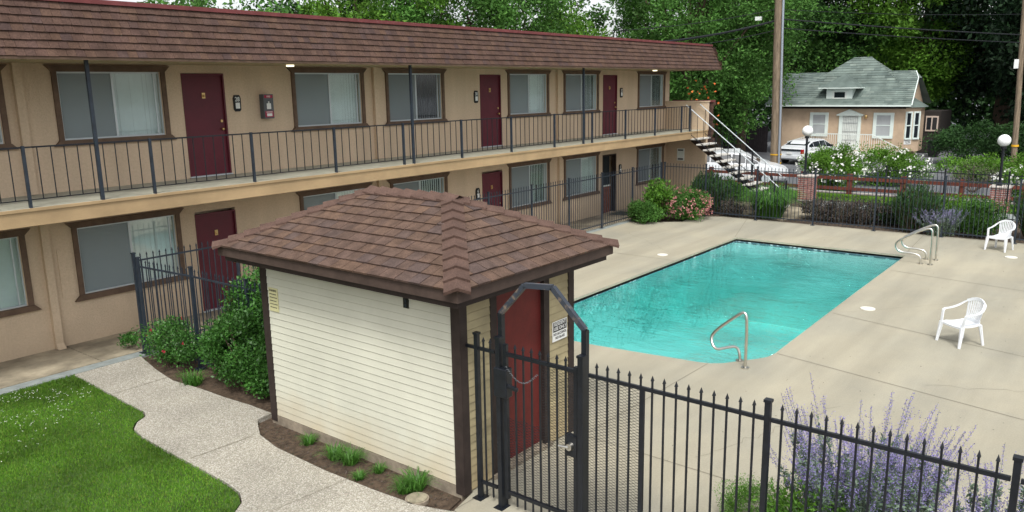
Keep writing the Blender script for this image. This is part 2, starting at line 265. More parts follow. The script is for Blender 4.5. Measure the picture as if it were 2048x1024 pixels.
# ------------------------------------------------------------------ mesh helpers
class MB:
    def __init__(s): s.v = []; s.f = []; s.m = []
    def add(s, vs, fs, mi=0):
        n = len(s.v); s.v += [tuple(v) for v in vs]; s.f += [tuple(n + i for i in f) for f in fs]; s.m += [mi] * len(fs); return s
    def box(s, x0, x1, y0, y1, z0, z1, mi=0):
        return s.add([(x0, y0, z0), (x1, y0, z0), (x1, y1, z0), (x0, y1, z0), (x0, y0, z1), (x1, y0, z1), (x1, y1, z1), (x0, y1, z1)],
                     [(0, 3, 2, 1), (4, 5, 6, 7), (0, 1, 5, 4), (1, 2, 6, 5), (2, 3, 7, 6), (3, 0, 4, 7)], mi)
    def bar(s, p, q, w, h, w1=None, h1=None, upv=(0, 0, 1), mi=0):
        p = Vector(p); q = Vector(q); d = (q - p).normalized(); u = Vector(upv)
        if abs(d.dot(u)) > 0.99: u = Vector((1, 0, 0))
        a = d.cross(u).normalized(); b = a.cross(d).normalized(); vs = []
        for c, ww, hh in ((p, w, h), (q, w1 or w, h1 or h)):
            for i, j in ((-1, -1), (1, -1), (1, 1), (-1, 1)): vs.append(c + a * i * ww / 2 + b * j * hh / 2)
        return s.add(vs, [(0, 3, 2, 1), (4, 5, 6, 7), (0, 1, 5, 4), (1, 2, 6, 5), (2, 3, 7, 6), (3, 0, 4, 7)], mi)
    def tube(s, pts, r, n=8, mi=0, caps=True):
        pts = [Vector(p) for p in pts]; rs = r if isinstance(r, (list, tuple)) else [r] * len(pts)
        ref = Vector((0.31, 0.17, 0.93)); vs = []; prev = None
        for i, p in enumerate(pts):
            t = (pts[min(i + 1, len(pts) - 1)] - pts[max(i - 1, 0)]).normalized()
            if prev is None:
                u = ref if abs(t.dot(ref)) < 0.95 else Vector((1, 0, 0)); a = t.cross(u).normalized()
            else: a = (prev - t * prev.dot(t)).normalized()
            prev = a; b = t.cross(a)
            for k in range(n):
                th = 2 * math.pi * k / n; vs.append(p + (a * math.cos(th) + b * math.sin(th)) * rs[i])
        fs = []
        for i in range(len(pts) - 1):
            for k in range(n):
                k2 = (k + 1) % n; fs.append((i * n + k, i * n + k2, (i + 1) * n + k2, (i + 1) * n + k))
        if caps: fs.append(tuple(range(n))[::-1]); fs.append(tuple((len(pts) - 1) * n + k for k in range(n)))
        return s.add(vs, fs, mi)
    def cyl(s, x, y, z0, z1, r, n=16, r1=None, mi=0): return s.tube([(x, y, z0), (x, y, z1)], [r, r if r1 is None else r1], n, mi)
    def sphere(s, c, r, n=16, m=10, sz=1.0, mi=0):
        vs = [(c[0], c[1], c[2] - r * sz)]
        for i in range(1, m):
            ph = -math.pi / 2 + math.pi * i / m
            for k in range(n):
                th = 2 * math.pi * k / n; vs.append((c[0] + r * math.cos(ph) * math.cos(th), c[1] + r * math.cos(ph) * math.sin(th), c[2] + r * sz * math.sin(ph)))
        vs.append((c[0], c[1], c[2] + r * sz)); fs = []
        for k in range(n):
            fs.append((0, 1 + (k + 1) % n, 1 + k))
            for i in range(m - 2): fs.append((1 + i * n + k, 1 + i * n + (k + 1) % n, 1 + (i + 1) * n + (k + 1) % n, 1 + (i + 1) * n + k))
            fs.append((1 + (m - 2) * n + k, 1 + (m - 2) * n + (k + 1) % n, len(vs) - 1))
        return s.add(vs, fs, mi)
    def prism(s, poly, z0, z1, mi=0):
        n = len(poly)
        if sum(poly[i][0] * poly[(i + 1) % n][1] - poly[(i + 1) % n][0] * poly[i][1] for i in range(n)) < 0: poly = poly[::-1]
        tri = tessellate_polygon([[Vector((x, y, 0)) for x, y in poly]])
        fs = []
        for a, b, c in tri:
            ax, ay = poly[a]; bx, by = poly[b]; cx, cy = poly[c]
            if (bx - ax) * (cy - ay) - (by - ay) * (cx - ax) < 0: b, c = c, b
            fs += [(n + a, n + b, n + c), (c, b, a)]
        for i in range(n): j = (i + 1) % n; fs.append((i, j, n + j, n + i))
        return s.add([(x, y, z0) for x, y in poly] + [(x, y, z1) for x, y in poly], fs, mi)
    def wall_prism(s, poly, axis, a0, a1, mi=0):
        """polygon given in the wall's plane, thickness along axis ('x': poly is (y,z); 'y': poly is (x,z))"""
        t = MB().prism(poly, a0, a1)
        return s.add([(v[2], v[0], v[1]) if axis == 'x' else (v[0], v[2], v[1]) for v in t.v], t.f, mi)
    def build(s, name, mats, parent=None, org=None, smooth=False, bevel=0):
        if not isinstance(mats, (list, tuple)): mats = [mats]
        o_ = Vector(org) if org is not None else (Vector(ORG.get(parent.name, (0, 0, 0))) if parent else Vector((0, 0, 0)))
        me = bpy.data.meshes.new(name); me.from_pydata([(v[0] - o_.x, v[1] - o_.y, v[2] - o_.z) for v in s.v], [], s.f)
        for m_ in mats: me.materials.append(M[m_])
        if len(mats) > 1: me.polygons.foreach_set('material_index', s.m)
        if smooth: me.polygons.foreach_set('use_smooth', [True] * len(me.polygons))
        me.validate(); me.update()
        o = bpy.data.objects.new(name, me); C.objects.link(o)
        if parent: o.parent = parent; ORG[o.name] = tuple(o_)
        else: o.location = o_; ORG[o.name] = tuple(o_)
        if smooth and hasattr(me, 'set_sharp_from_angle'): me.set_sharp_from_angle(angle=R(40))
        if bevel:
            b = o.modifiers.new('bevel', 'BEVEL'); b.width = bevel; b.segments = 2; b.limit_method = 'ANGLE'
        return o
ORG = {}
def tag(o, label=None, cat=None, group=None, kind=None):
    if label: o['label'] = label
    if cat: o['category'] = cat
    if group: o['group'] = group
    if kind: o['kind'] = kind
    return o
def thing(name, label, cat, loc=(0, 0, 0), group=None):
    o = bpy.data.objects.new(name, None); C.objects.link(o); o.location = loc; o.empty_display_size = 0.2
    ORG[o.name] = tuple(loc); return tag(o, label, cat, group)
def kids(o): return [c for c in bpy.data.objects if c.parent == o]
def copy_tree(o, parent=None):
    c = o.copy(); C.objects.link(c); c.parent = parent
    for ch in kids(o): copy_tree(ch, c)
    return c
def text(s, size, loc, rot, m, parent, align='CENTER', sx=1.0, name='lettering'):
    cu = bpy.data.curves.new(name, 'FONT'); cu.body = s; cu.size = size; cu.align_x = align; cu.align_y = 'CENTER'; cu.extrude = 0.0008; cu.offset = size * 0.012
    t = bpy.data.objects.new('tmp', cu); C.objects.link(t); bpy.context.view_layer.update()
    me = bpy.data.meshes.new_from_object(t.evaluated_get(bpy.context.evaluated_depsgraph_get())); bpy.data.objects.remove(t)
    mw = Matrix.Translation(Vector(loc) - Vector(ORG.get(parent.name, (0, 0, 0)))) @ Matrix.Rotation(rot[2], 4, 'Z') @ Matrix.Rotation(rot[0], 4, 'X') @ Matrix.Diagonal((sx, 1, 1, 1))
    me.transform(mw); me.materials.clear(); me.materials.append(M[m]); me.name = name
    o = bpy.data.objects.new(name, me); C.objects.link(o); o.parent = parent; return o
FY = (R(90), 0, 0); FX = (R(90), 0, R(-90))      # lettering on a face looking to -Y / to -X

def np_mesh(name, V, F, mats, parent=None, org=(0, 0, 0), mi=None):
    """V (n,3), F (m,4) quads"""
    org = np.array(ORG.get(parent.name, (0, 0, 0)) if parent else org, float)
    me = bpy.data.meshes.new(name); V = V - org; n = len(V); m = len(F); k = F.shape[1]
    me.vertices.add(n); me.vertices.foreach_set('co', V.astype(np.float32).ravel())
    me.loops.add(m * k); me.loops.foreach_set('vertex_index', F.astype(np.int32).ravel())
    me.polygons.add(m); me.polygons.foreach_set('loop_start', np.arange(0, m * k, k, dtype=np.int32)); me.polygons.foreach_set('loop_total', np.full(m, k, dtype=np.int32))
    for x in (mats if isinstance(mats, (list, tuple)) else [mats]): me.materials.append(M[x])
    if mi is not None: me.polygons.foreach_set('material_index', mi.astype(np.int32))
    me.update(calc_edges=True)
    o = bpy.data.objects.new(name, me); C.objects.link(o)
    if parent: o.parent = parent
    else: o.location = org
    ORG[o.name] = tuple(org); return o

def leaf_arrays(P, D, Wd, ln, wd, rng, fold=0.25):
    """one folded diamond leaf per point: P base, D direction, Wd width direction"""
    n = len(P); ln = ln[:, None]; wd = wd[:, None]; N = np.cross(D, Wd)
    a = P; b = P + D * ln * 0.5 + Wd * wd * 0.5 + N * wd * fold; c = P + D * ln; d = P + D * ln * 0.5 - Wd * wd * 0.5 + N * wd * fold
    V = np.stack([a, b, c, d], 1).reshape(-1, 3); F = np.arange(4 * n).reshape(-1, 4); return V, F
def unit(a): return a / np.maximum(np.linalg.norm(a, axis=1, keepdims=True), 1e-9)
def rand_unit(rng, n): return unit(rng.normal(size=(n, 3)))

def crown_pts(rng, c, rx, ry, rz, ncl, n, clr, flat=0.7, shell=0.55, top=0.0):
    """leaf positions in ncl clumps spread through an uneven ellipsoid"""
    d = rand_unit(rng, ncl); rad = shell + (1 - shell) * rng.random(ncl) ** 0.5
    rad *= 1 + 0.18 * np.sin(d[:, 0] * 5 + c[0]) * np.cos(d[:, 1] * 4 + c[1])
    K = np.array(c) + d * rad[:, None] * np.array([rx, ry, rz])
    ids = rng.integers(0, ncl, n); r = clr * (0.6 + 0.8 * rng.random(ncl))[ids]
    off = rand_unit(rng, n) * (rng.random(n) ** 0.45 * r)[:, None]; off[:, 2] *= flat
    return K, K[ids] + off, off

def tree(name, label, base, h, rx, ry, trunk_h, n, leaf, mats, seed, ncl=90, clr=1.1, r0=0.28, group=None, bark='bark', cat='tree', blossom=None, shell=0.5, droop=0.0, aspect=0.5):
    rng = np.random.default_rng(seed); x, y, z = base
    t = thing(name, label, cat, base, group)
    rz = (h - trunk_h) / 2; c = (x, y, z + trunk_h + rz)
    K, P, off = crown_pts(rng, c, rx, ry, rz, ncl, n, clr, shell=shell)
    zmin = z + 0.15; P[:, 2] = np.maximum(P[:, 2], zmin + rng.random(n) * 0.3)
    D = unit(rand_unit(rng, n) + unit(off) * 0.6 + np.array([0, 0, -droop])); Wd = unit(np.cross(D, unit(rand_unit(rng, n) + np.array([0, 0, 0.8]))))
    ln = leaf * (0.6 + 0.8 * rng.random(n)); V, F = leaf_arrays(P, D, Wd, ln, ln * aspect, rng)
    np_mesh('crown', V, F, mats, t)
    mb = MB(); jit = rng.normal(size=(6, 2)) * 0.12
    hh = trunk_h + rz * 1.1; pts = [(x + jit[i][0] * i * 0.5, y + jit[i][1] * i * 0.5, z - 0.2 + (hh + 0.2) * i / 5) for i in range(6)]
    mb.tube(pts, [r0 * (1.25 - 0.2 * i) for i in range(6)], 9)
    for k in rng.choice(len(K), min(22, len(K)), replace=False):
        s_ = pts[rng.integers(2, 6)]; e = K[k]; mid = ((s_[0] + e[0]) / 2 + rng.normal() * 0.2, (s_[1] + e[1]) / 2 + rng.normal() * 0.2, (s_[2] + e[2]) / 2 + 0.25)
        mb.tube([s_, mid, tuple(e)], [r0 * 0.38, r0 * 0.22, r0 * 0.07], 5)
    mb.build('trunk', bark, t)
    if blossom:
        m2, pts2, nb, sz = blossom; PP = []
        for (bx, by, bz, br) in pts2: PP.append(np.array([bx, by, bz]) + rng.normal(size=(nb, 3)) * br * np.array([0.5, 0.8, 0.6]))
        PP = np.concatenate(PP); k = len(PP); D = rand_unit(rng, k); Wd = unit(np.cross(D, rand_unit(rng, k)))
        V, F = leaf_arrays(PP, D, Wd, np.full(k, sz), np.full(k, sz * 0.8), rng); np_mesh('blossom', V, F, m2, t)
    return t

def bush(name, label, base, rx, ry, h, n, leaf, m, seed, cat='shrub', group=None, flowers=None, ncl=30, clr=None, stems=True, aspect=0.5, shell=0.5, upright=0.3):
    rng = np.random.default_rng(seed); x, y, z = base; t = thing(name, label, cat, base, group)
    c = (x, y, z + h * 0.5); clr = clr or min(rx, ry, h) * 0.4
    K, P, off = crown_pts(rng, c, rx - clr * 0.5, ry - clr * 0.5, h / 2 - clr * 0.25, ncl, n, clr, 0.85, shell); P[:, 2] = np.maximum(P[:, 2], z + 0.03 + rng.random(n) * 0.1)
    D = unit(rand_unit(rng, n) + unit(off) * 0.5 + np.array([0, 0, upright])); Wd = unit(np.cross(D, unit(rand_unit(rng, n) + np.array([0, 0, 0.8]))))
    ln = leaf * (0.6 + 0.8 * rng.random(n)); V, F = leaf_arrays(P, D, Wd, ln, ln * aspect, rng); np_mesh('foliage', V, F, m, t)
    if stems:
        mb = MB()
        for k in rng.choice(len(K), min(12, len(K)), replace=False):
            e = K[k]; mb.tube([(x + rng.normal() * 0.05, y + rng.normal() * 0.05, z - 0.03), ((x + e[0]) / 2, (y + e[1]) / 2, (z + e[2]) / 2 + 0.05), tuple(e)], [0.02, 0.014, 0.006], 4)
        mb.build('stem', 'bark', t)
    if flowers:
        m2, nf, sz, petals, lo = flowers
        d = rand_unit(rng, nf); d[:, 2] = np.abs(d[:, 2]) * 0.9 - lo * rng.random(nf); d = unit(d)
        Q = np.array(c) + d * np.array([rx, ry, h / 2]) * (0.88 + 0.2 * rng.random(nf))[:, None]; Q[:, 2] = np.maximum(Q[:, 2], z + 0.08)
        Q = np.repeat(Q, petals, 0) + rng.normal(size=(nf * petals, 3)) * sz * 0.35; k = len(Q)
        D = unit(rand_unit(rng, k) + np.repeat(d, petals, 0) * 0.4); Wd = unit(np.cross(D, unit(rand_unit(rng, k))))
        V, F = leaf_arrays(Q, D, Wd, np.full(k, sz), np.full(k, sz * 0.8), rng); np_mesh('blossom', V, F, m2, t)
    return t

def tuft(name, label, base, r, h, n, wd, m, seed, cat='plant', group=None, flowers=None, lean=0.6):
    """clump of arching strap leaves: three-segment blades"""
    rng = np.random.default_rng(seed); x, y, z = base
    a = rng.random(n) * 2 * np.pi; rr = r * 0.45 * np.sqrt(rng.random(n)); P0 = np.stack([x + rr * np.cos(a), y + rr * np.sin(a), np.full(n, z)], 1)
    a2 = a + rng.normal(size=n) * 0.7; out = np.stack([np.cos(a2), np.sin(a2), np.zeros(n)], 1); H = h * (0.55 + 0.45 * rng.random(n)); L_ = r * lean * (0.3 + rng.random(n))
    side = np.stack([-np.sin(a2), np.cos(a2), np.zeros(n)], 1); wv = wd * (0.7 + 0.6 * rng.random(n)); V = []
    for s_, f, g in ((0, 0, 0.0), (0.5, 0.75, 0.35), (0.85, 1.0, 0.8), (1, 0.85, 1.15)):
        c = P0 + out * (L_ * g)[:, None]; c[:, 2] = z + H * f; ww = (wv * (1 - 0.85 * s_))[:, None]
        V += [c - side * ww / 2, c + side * ww / 2]
    V = np.stack(V, 1).reshape(-1, 3); b = np.arange(n)[:, None] * 8
    F = np.concatenate([b + np.array([0, 1, 3, 2]), b + np.array([2, 3, 5, 4]), b + np.array([4, 5, 7, 6])], 0)
    o = np_mesh(name, V, F, m, org=base); return tag(o, label, cat, group)

def sage(name, label, base, rx, ry, h, nst, seed, group=None, petal='petal_purple', mix=0.5, foliage=2600, fsize=0.012, nodes=26):
    """airy purple spikes over a grey green base"""
    rng = np.random.default_rng(seed); x, y, z = base; t = thing(name, label, 'flowering plant', base, group); mb = MB(); Q = []; LP = []
    for i in range(nst):
        a = rng.random() * 6.283; q = math.sqrt(rng.random()); bx = x + rx * 0.55 * q * math.cos(a); by = y + ry * 0.55 * q * math.sin(a)
        hh = h * (0.55 + 0.45 * rng.random()); lean = 0.1 + 0.35 * q
        ex = bx + rx * lean * math.cos(a + rng.normal() * 0.5) * 1.5; ey = by + ry * lean * math.sin(a + rng.normal() * 0.5) * 1.5
        pts = [(bx, by, z), ((bx * 0.65 + ex * 0.35), (by * 0.65 + ey * 0.35), z + hh * 0.5), (bx * 0.3 + ex * 0.7, by * 0.3 + ey * 0.7, z + hh * 0.8), (ex, ey, z + hh)]
        mb.tube(pts, [0.004, 0.003, 0.0022, 0.001], 3, caps=False)
        A = np.array(pts)
        f0 = 0.45
        for k in range(nodes):
            f = f0 + (1 - f0) * k / nodes; seg = min(int(f * 3), 2); u = f * 3 - seg; p = A[seg] * (1 - u) + A[seg + 1] * u
            sp = 0.018 * (1.15 - (f - f0) / (1 - f0)); Q += [p + rng.normal(size=3) * sp for _ in range(4)]
            if k % 6 == 0 and f < 0.8:                            # short side sprays
                dr = rng.normal(size=3) * np.array([1, 1, 0.2]) + np.array([0, 0, 1.1]); dr /= np.linalg.norm(dr)
                for j in range(9): Q += [p + dr * 0.026 * j + rng.normal(size=3) * 0.008 for _ in range(2)]
        for k in range(int(foliage / nst)):
            f = rng.random() ** 0.8 * 0.62; seg = min(int(f * 3), 2); u = f * 3 - seg; LP.append(A[seg] * (1 - u) + A[seg + 1] * u)
    mb.build('stem', 'stem_green', t)
    Q = np.array(Q); n = len(Q); D = rand_unit(rng, n); Wd = unit(np.cross(D, rand_unit(rng, n))); V, F = leaf_arrays(Q, D, Wd, np.full(n, fsize), np.full(n, fsize * 0.8), rng); np_mesh('blossom', V, F, petal, t)
    P = np.array(LP); n = len(P); D = unit(rand_unit(rng, n) + np.array([0, 0, 0.5])); Wd = unit(np.cross(D, rand_unit(rng, n))); ln = 0.05 * (0.6 + 0.8 * rng.random(n))
    V, F = leaf_arrays(P, D, Wd, ln, ln * 0.32, rng); np_mesh('foliage', V, F, 'leaf_grey', t); return t

def spiky(name, label, base, rx, ry, h, nst, m, seed, group=None, ln=0.05, per=46):
    """upright stems packed with needle leaves (rosemary)"""
    rng = np.random.default_rng(seed); x, y, z = base; t = thing(name, label, 'shrub', base, group); mb = MB(); P = []; DD = []
    for i in range(nst):
        a = rng.random() * 6.283; q = math.sqrt(rng.random()); b = np.array([x + rx * 0.6 * q * math.cos(a), y + ry * 0.6 * q * math.sin(a), z])
        e = np.array([x + rx * q * math.cos(a), y + ry * q * math.sin(a), z + h * (1 - 0.35 * q * q) * (0.75 + 0.25 * rng.random())]); e[:2] += rng.normal(size=2) * 0.05
        mb.tube([tuple(b), tuple(e)], [0.012, 0.003], 3, caps=False); d = (e - b) / np.linalg.norm(e - b)
        f = rng.random(per) ** 0.7; P.append(b + (e - b) * f[:, None] + rng.normal(size=(per, 3)) * 0.02); DD.append(np.repeat(d[None], per, 0))
    mb.build('stem', 'bark', t); P = np.concatenate(P); n = len(P); D = unit(np.concatenate(DD) + rand_unit(rng, n) * 0.55); Wd = unit(np.cross(D, rand_unit(rng, n)))
    l_ = ln * 2 * (0.6 + 0.8 * rng.random(n)); V, F = leaf_arrays(P, D, Wd, l_, l_ * 0.22, rng); np_mesh('foliage', V, F, m, t); return t

# ------------------------------------------------------------------ ground, paving, pool
def struct(o, label=None): return tag(o, label, None, None, 'structure')
POOL = [(22.32, 9.28), (11.6, 9.28), (11.33, 9.0), (11.33, 7.9), (11.36, 7.2), (11.45, 6.5), (11.60, 5.36), (11.66, 5.18), (11.78, 5.03), (12.38, 4.62), (12.55, 4.55), (12.75, 4.53), (14.1, 4.55), (17.4, 4.6), (22.32, 4.64)]
g = MB()
for x0, x1, y0, y1 in ((-300, 10.5, -300, 300), (23.2, 34.35, -300, 300), (10.5, 23.2, -300, 3.8), (10.5, 23.2, 10, 300)):
    g.add([(x0, y0, -0.07), (x1, y0, -0.07), (x1, y1, -0.07), (x0, y1, -0.07)], [(0, 1, 2, 3)])
struct(g.build('ground', 'mulch'))
g = MB(); g.add([(34.35, -300, -0.25), (400, -300, -0.25), (400, 300, -0.25), (34.35, 300, -0.25)], [(0, 1, 2, 3)]); g.add([(34.35, -300, -0.25), (34.35, 300, -0.25), (34.35, 300, -0.07), (34.35, -300, -0.07)], [(0, 1, 2, 3)])
struct(g.build('parking_lot', 'asphalt'))
# deck with the pool cut out
def ring_mesh(outer, inner, z, zl):
    vs = [(x, y, z) for x, y in outer + inner]; tri = tessellate_polygon([[Vector((x, y, 0)) for x, y in outer], [Vector((x, y, 0)) for x, y in inner]])
    fs = []
    for a, b, c in tri:
        A, B, D = vs[a], vs[b], vs[c]
        if (B[0] - A[0]) * (D[1] - A[1]) - (B[1] - A[1]) * (D[0] - A[0]) < 0: b, c = c, b
        fs.append((a, b, c))
    mb = MB().add(vs, fs)
    for poly in (outer, inner):
        n = len(poly); mb.add([(x, y, z) for x, y in poly] + [(x, y, zl) for x, y in poly], [(i, (i + 1) % n, n + (i + 1) % n, n + i) for i in range(n)])
    return mb
DECK = [(5.62, -9), (25.75, -9), (25.75, 11.2), (25.2, 12.0), (24.0, 11.9), (23.4, 12.7), (23.3, 13.3), (6.9, 13.3), (6.9, 9.3), (6.15, 9.3), (6.15, 5.52), (5.72, 5.42), (5.62, 5.0)]
d_ = ring_mesh(DECK, POOL[::-1], 0.0, -0.10).build('pool_deck', 'deck'); struct(d_)
jm = MB()
def joint(a, b, w_=0.014):
    a = Vector((*a, 0.004)); b = Vector((*b, 0.004)); d = (b - a).normalized(); n = Vector((-d.y, d.x, 0)) * w_ / 2; jm.add([a - n, b - n, b + n, a + n], [(0, 1, 2, 3)])
joint((11.62, 5.22), (5.75, 5.42)); joint((8.13, 5.38), (8.02, -2)); joint((12.75, 4.5), (11.4, -2)); joint((15.75, 4.5), (14.1, -2)); joint((20.3, 4.55), (18.9, -3)); joint((22.6, 4.7), (25.7, 4.9)); joint((8.3, 9.3), (8.3, 13.3)); joint((22.4, 9.35), (25.6, 10.3)); joint((13.4, 9.3), (13.4, 13.3)); joint((18.4, 9.3), (18.4, 13.3))
rj = random.Random(9)
for (a, b) in (((16.0, 4.3), (19.5, 1.4)), ((8.4, 3.9), (11.0, 3.0)), ((19.3, 9.9), (21.5, 12.6)), ((22.8, 7.6), (25.3, 6.2)), ((12.6, 2.2), (14.0, -0.6))):
    A = Vector(a); Bv = Vector(b); pv = A
    for k in range(1, 19):
        q = A.lerp(Bv, k / 18) + Vector((rj.uniform(-.06, .06), rj.uniform(-.06, .06))); joint(pv, q, 0.005); pv = q
mat('joint_dark', (0.21, 0.19, 0.145), 1); struct(jm.build('deck_joint', 'joint_dark'))
# coping band round the pool
def offset_poly(poly, d):
    n = len(poly); out = []
    for i in range(n):
        p0, p1, p2 = Vector(poly[i - 1]), Vector(poly[i]), Vector(poly[(i + 1) % n])
        n1 = Vector((-(p1 - p0).y, (p1 - p0).x)).normalized(); n2 = Vector((-(p2 - p1).y, (p2 - p1).x)).normalized(); b = (n1 + n2).normalized()
        out.append(tuple(p1 + b * d / max(0.4, b.dot(n1))))
    return out
inner = POOL; n = len(POOL)
# basin: tile band, walls, sloping floor
zt = -0.004
tb = MB()
def band(z0, z1, mi=0, d=0.0):
    P_ = offset_poly(POOL, d) if d else POOL
    tb.add([(x, y, z0) for x, y in P_] + [(x, y, z1) for x, y in P_], [(i, (i + 1) % n, n + (i + 1) % n, n + i) for i in range(n)], mi)
band(-0.16, -0.05)
def tile_mat():
    m = bpy.data.materials.new('pool_tile'); m.use_nodes = True; t = m.node_tree; N = t.nodes; L = t.links; b = N["Principled BSDF"]; b.inputs['Roughness'].default_value = 0.25
    tc = N.new("ShaderNodeTexCoord"); mp = N.new("ShaderNodeMapping"); mp.inputs['Scale'].default_value = (7, 7, 14); L.new(tc.outputs['Object'], mp.inputs[0])
    ck = N.new("ShaderNodeTexVoronoi"); ck.inputs['Scale'].default_value = 1; L.new(mp.outputs[0], ck.inputs['Vector'])
    cr = N.new("ShaderNodeValToRGB"); e = cr.color_ramp.elements; e[0].color = (0.50, 0.60, 0.62, 1); e[0].position = 0.30; e[1].color = (0.09, 0.14, 0.17, 1); e[1].position = 0.42
    L.new(ck.outputs['Distance'], cr.inputs[0]); L.new(cr.outputs[0], b.inputs['Base Color']); M['pool_tile'] = m
tile_mat()
_m = mat('lit_lamp', (0.9, 0.85, 0.7)); _m.node_tree.nodes['Principled BSDF'].inputs['Emission Color'].default_value = (1, 0.9, 0.6, 1); _m.node_tree.nodes['Principled BSDF'].inputs['Emission Strength'].default_value = 1.2
struct(tb.build('pool_tile', 'pool_tile'))
def fz(x): return -1.0 - (x - 11.2) / 11.3 * 1.5
bs = MB(); bs.add([(x, y, -0.16) for x, y in POOL] + [(x, y, fz(x)) for x, y in POOL], [(i, (i + 1) % n, n + (i + 1) % n, n + i) for i in range(n)])
xs = [11.2, 22.5]
for a, b in zip(xs, xs[1:]): bs.add([(a, 4.4, fz(a)), (b, 4.4, fz(b)), (b, 9.4, fz(b)), (a, 9.4, fz(a))], [(0, 1, 2, 3)])
for k in range(3):                                                  # entry steps in the near corner
    r_ = 1.7 - 0.5 * k; poly = [(12.0 + r_ * math.cos(R(a)), 5.1 + r_ * math.sin(R(a))) for a in range(-60, 151, 15)] + [(11.2, 4.4)]
    bs.prism(poly, -1.3, -0.85 + 0.25 * k)
struct(bs.build('pool_basin', 'plaster'))
wm = MB().prism([(x, y) for x, y in offset_poly(POOL, 0.002)], -2.6, -0.115)
wo = wm.build('pool_water', 'water'); struct(wo)
lid = MB()
for i, (x, y, l) in enumerate(((16.45, 4.03, 'white round skimmer lid in the deck beside the long pool edge'), (18.86, 9.88, 'white round skimmer lid in the deck between pool and apartment fence'), (23.5, 2.42, 'white round skimmer lid in the deck by the farther plastic chair'))):
    o = MB().cyl(0, 0, 0.001, 0.016, 0.14, 24).cyl(0, 0, 0.016, 0.020, 0.105, 24).build('skimmer_lid', 'pool_lid'); o.location = (x, y, 0); tag(o, l, 'lid', 'skimmer lids in the pool deck')

GR = [(-12, 13.27), (5.14, 13.27), (5.10, 12.23), (5.06, 11.35), (5.05, 10.85), (4.98, 10.68), (4.80, 10.58), (4.66, 10.38), (4.60, 10.0), (4.58, 9.4), (4.57, 8.5), (4.56, 7.95), (4.52, 7.65), (4.42, 7.45), (4.2, 7.28), (3.7, 7.15), (-12, 7.1)]
struct(MB().prism(GR, -0.05, -0.012).build('lawn', 'soil_green'))
rng = np.random.default_rng(3)
def inpoly(px, py, poly):
    ins = np.zeros(len(px), bool); m_ = len(poly)
    for i in range(m_):
        x0, y0 = poly[i]; x1, y1 = poly[(i + 1) % m_]; c = ((y0 > py) != (y1 > py)); ins ^= c & (px < (x1 - x0) * (py - y0) / (y1 - y0 + 1e-12) + x0)
    return ins
N_ = 190000; gx = rng.uniform(0.5, 5.2, N_); gy = rng.uniform(7.1, 13.3, N_); k = inpoly(gx, gy, GR); gx, gy = gx[k], gy[k]; n_ = len(gx)
P = np.stack([gx, gy, np.full(n_, -0.014)], 1); D = unit(np.stack([rng.normal(size=n_) * 0.45, rng.normal(size=n_) * 0.45, np.ones(n_)], 1)); Wd = unit(np.cross(D, rand_unit(rng, n_)))
pt = np.sin(gx * 2.1 + 1) * np.cos(gy * 1.7) * 0.2 + 1
ln = 0.042 * pt * (0.6 + 0.7 * rng.random(n_)); V, F = leaf_arrays(P, D, Wd, ln, np.full(n_, 0.0062), rng); tag(np_mesh('grass', V, F, 'grass'), 'short green lawn grass beside the pebbled path', 'grass', None, 'stuff')
N_ = 560; cx = rng.normal(3.9, 0.75, N_); cy = rng.normal(12.4, 0.75, N_); k = inpoly(cx, cy, GR) & (np.sin(cx * 5) * np.cos(cy * 4.3) > -0.25); cx, cy = cx[k], cy[k]; n_ = len(cx)
cx = np.repeat(cx, 3); cy = np.repeat(cy, 3); n_ *= 3; P = np.stack([cx + rng.normal(size=n_) * 0.006, cy + rng.normal(size=n_) * 0.006, np.full(n_, 0.035)], 1); D = rand_unit(rng, n_); Wd = unit(np.cross(D, rand_unit(rng, n_))); V, F = leaf_arrays(P, D, Wd, np.full(n_, 0.010), np.full(n_, 0.009), rng)
tag(np_mesh('clover_blossom', V, F, 'clover'), 'tiny white clover flowers scattered over the far lawn', 'flowers', None, 'stuff')

PATH = [(5.15, 13.29), (6.27, 13.29), (6.08, 12.41), (5.98, 11.7), (6.05, 11.0), (6.07, 10.37), (6.12, 9.84), (6.13, 9.30), (5.88, 9.27), (5.74, 9.05), (5.60, 8.8), (5.50, 8.3), (5.47, 7.3), (5.50, 6.45), (5.55, 5.84), (5.64, 5.55), (5.70, 5.40), (5.60, 5.0), (5.60, -6), (3.0, -6), (3.0, 7.12), (3.7, 7.13), (4.2, 7.26), (4.43, 7.43), (4.54, 7.64), (4.58, 7.95), (4.59, 8.5), (4.60, 9.4), (4.62, 10.0), (4.68, 10.36), (4.82, 10.55), (5.0, 10.66), (5.07, 10.84), (5.08, 11.35), (5.12, 12.23)]
struct(MB().prism(PATH, -0.09, 0.0).build('path', 'aggregate'))
jm = MB(); joint((4.66, 8.9), (5.52, 8.85)); joint((5.1, 11.9), (6.0, 11.9)); joint((3.2, 7.13), (5.5, 6.9), .008); joint((4.59, 10.0), (4.6, 9.95)); struct(jm.build('path_joint', 'joint_dark'))
struct(MB().prism([(5.6, 9.0), (5.45, 8.3), (5.42, 7.3), (5.45, 6.45), (5.5, 5.8), (5.62, 5.5), (6.1, 5.6), (6.1, 9.25), (5.8, 9.22)], -0.16, -0.045).build('soil_bed', 'dirt'))
struct(MB().prism([(6.1, 13.28), (5.95, 12), (6.0, 9.32), (6.9, 9.32), (6.9, 13.28)], -0.16, -0.03).build('planting_bed', 'dirt'))
struct(MB().box(-14, 28.5, 13.30, 13.56, -0.1, 0.002).build('gutter', 'gutter_concrete'))
wk = MB().box(-14, 5.72, 13.565, 14.93, -0.1, 0.012)
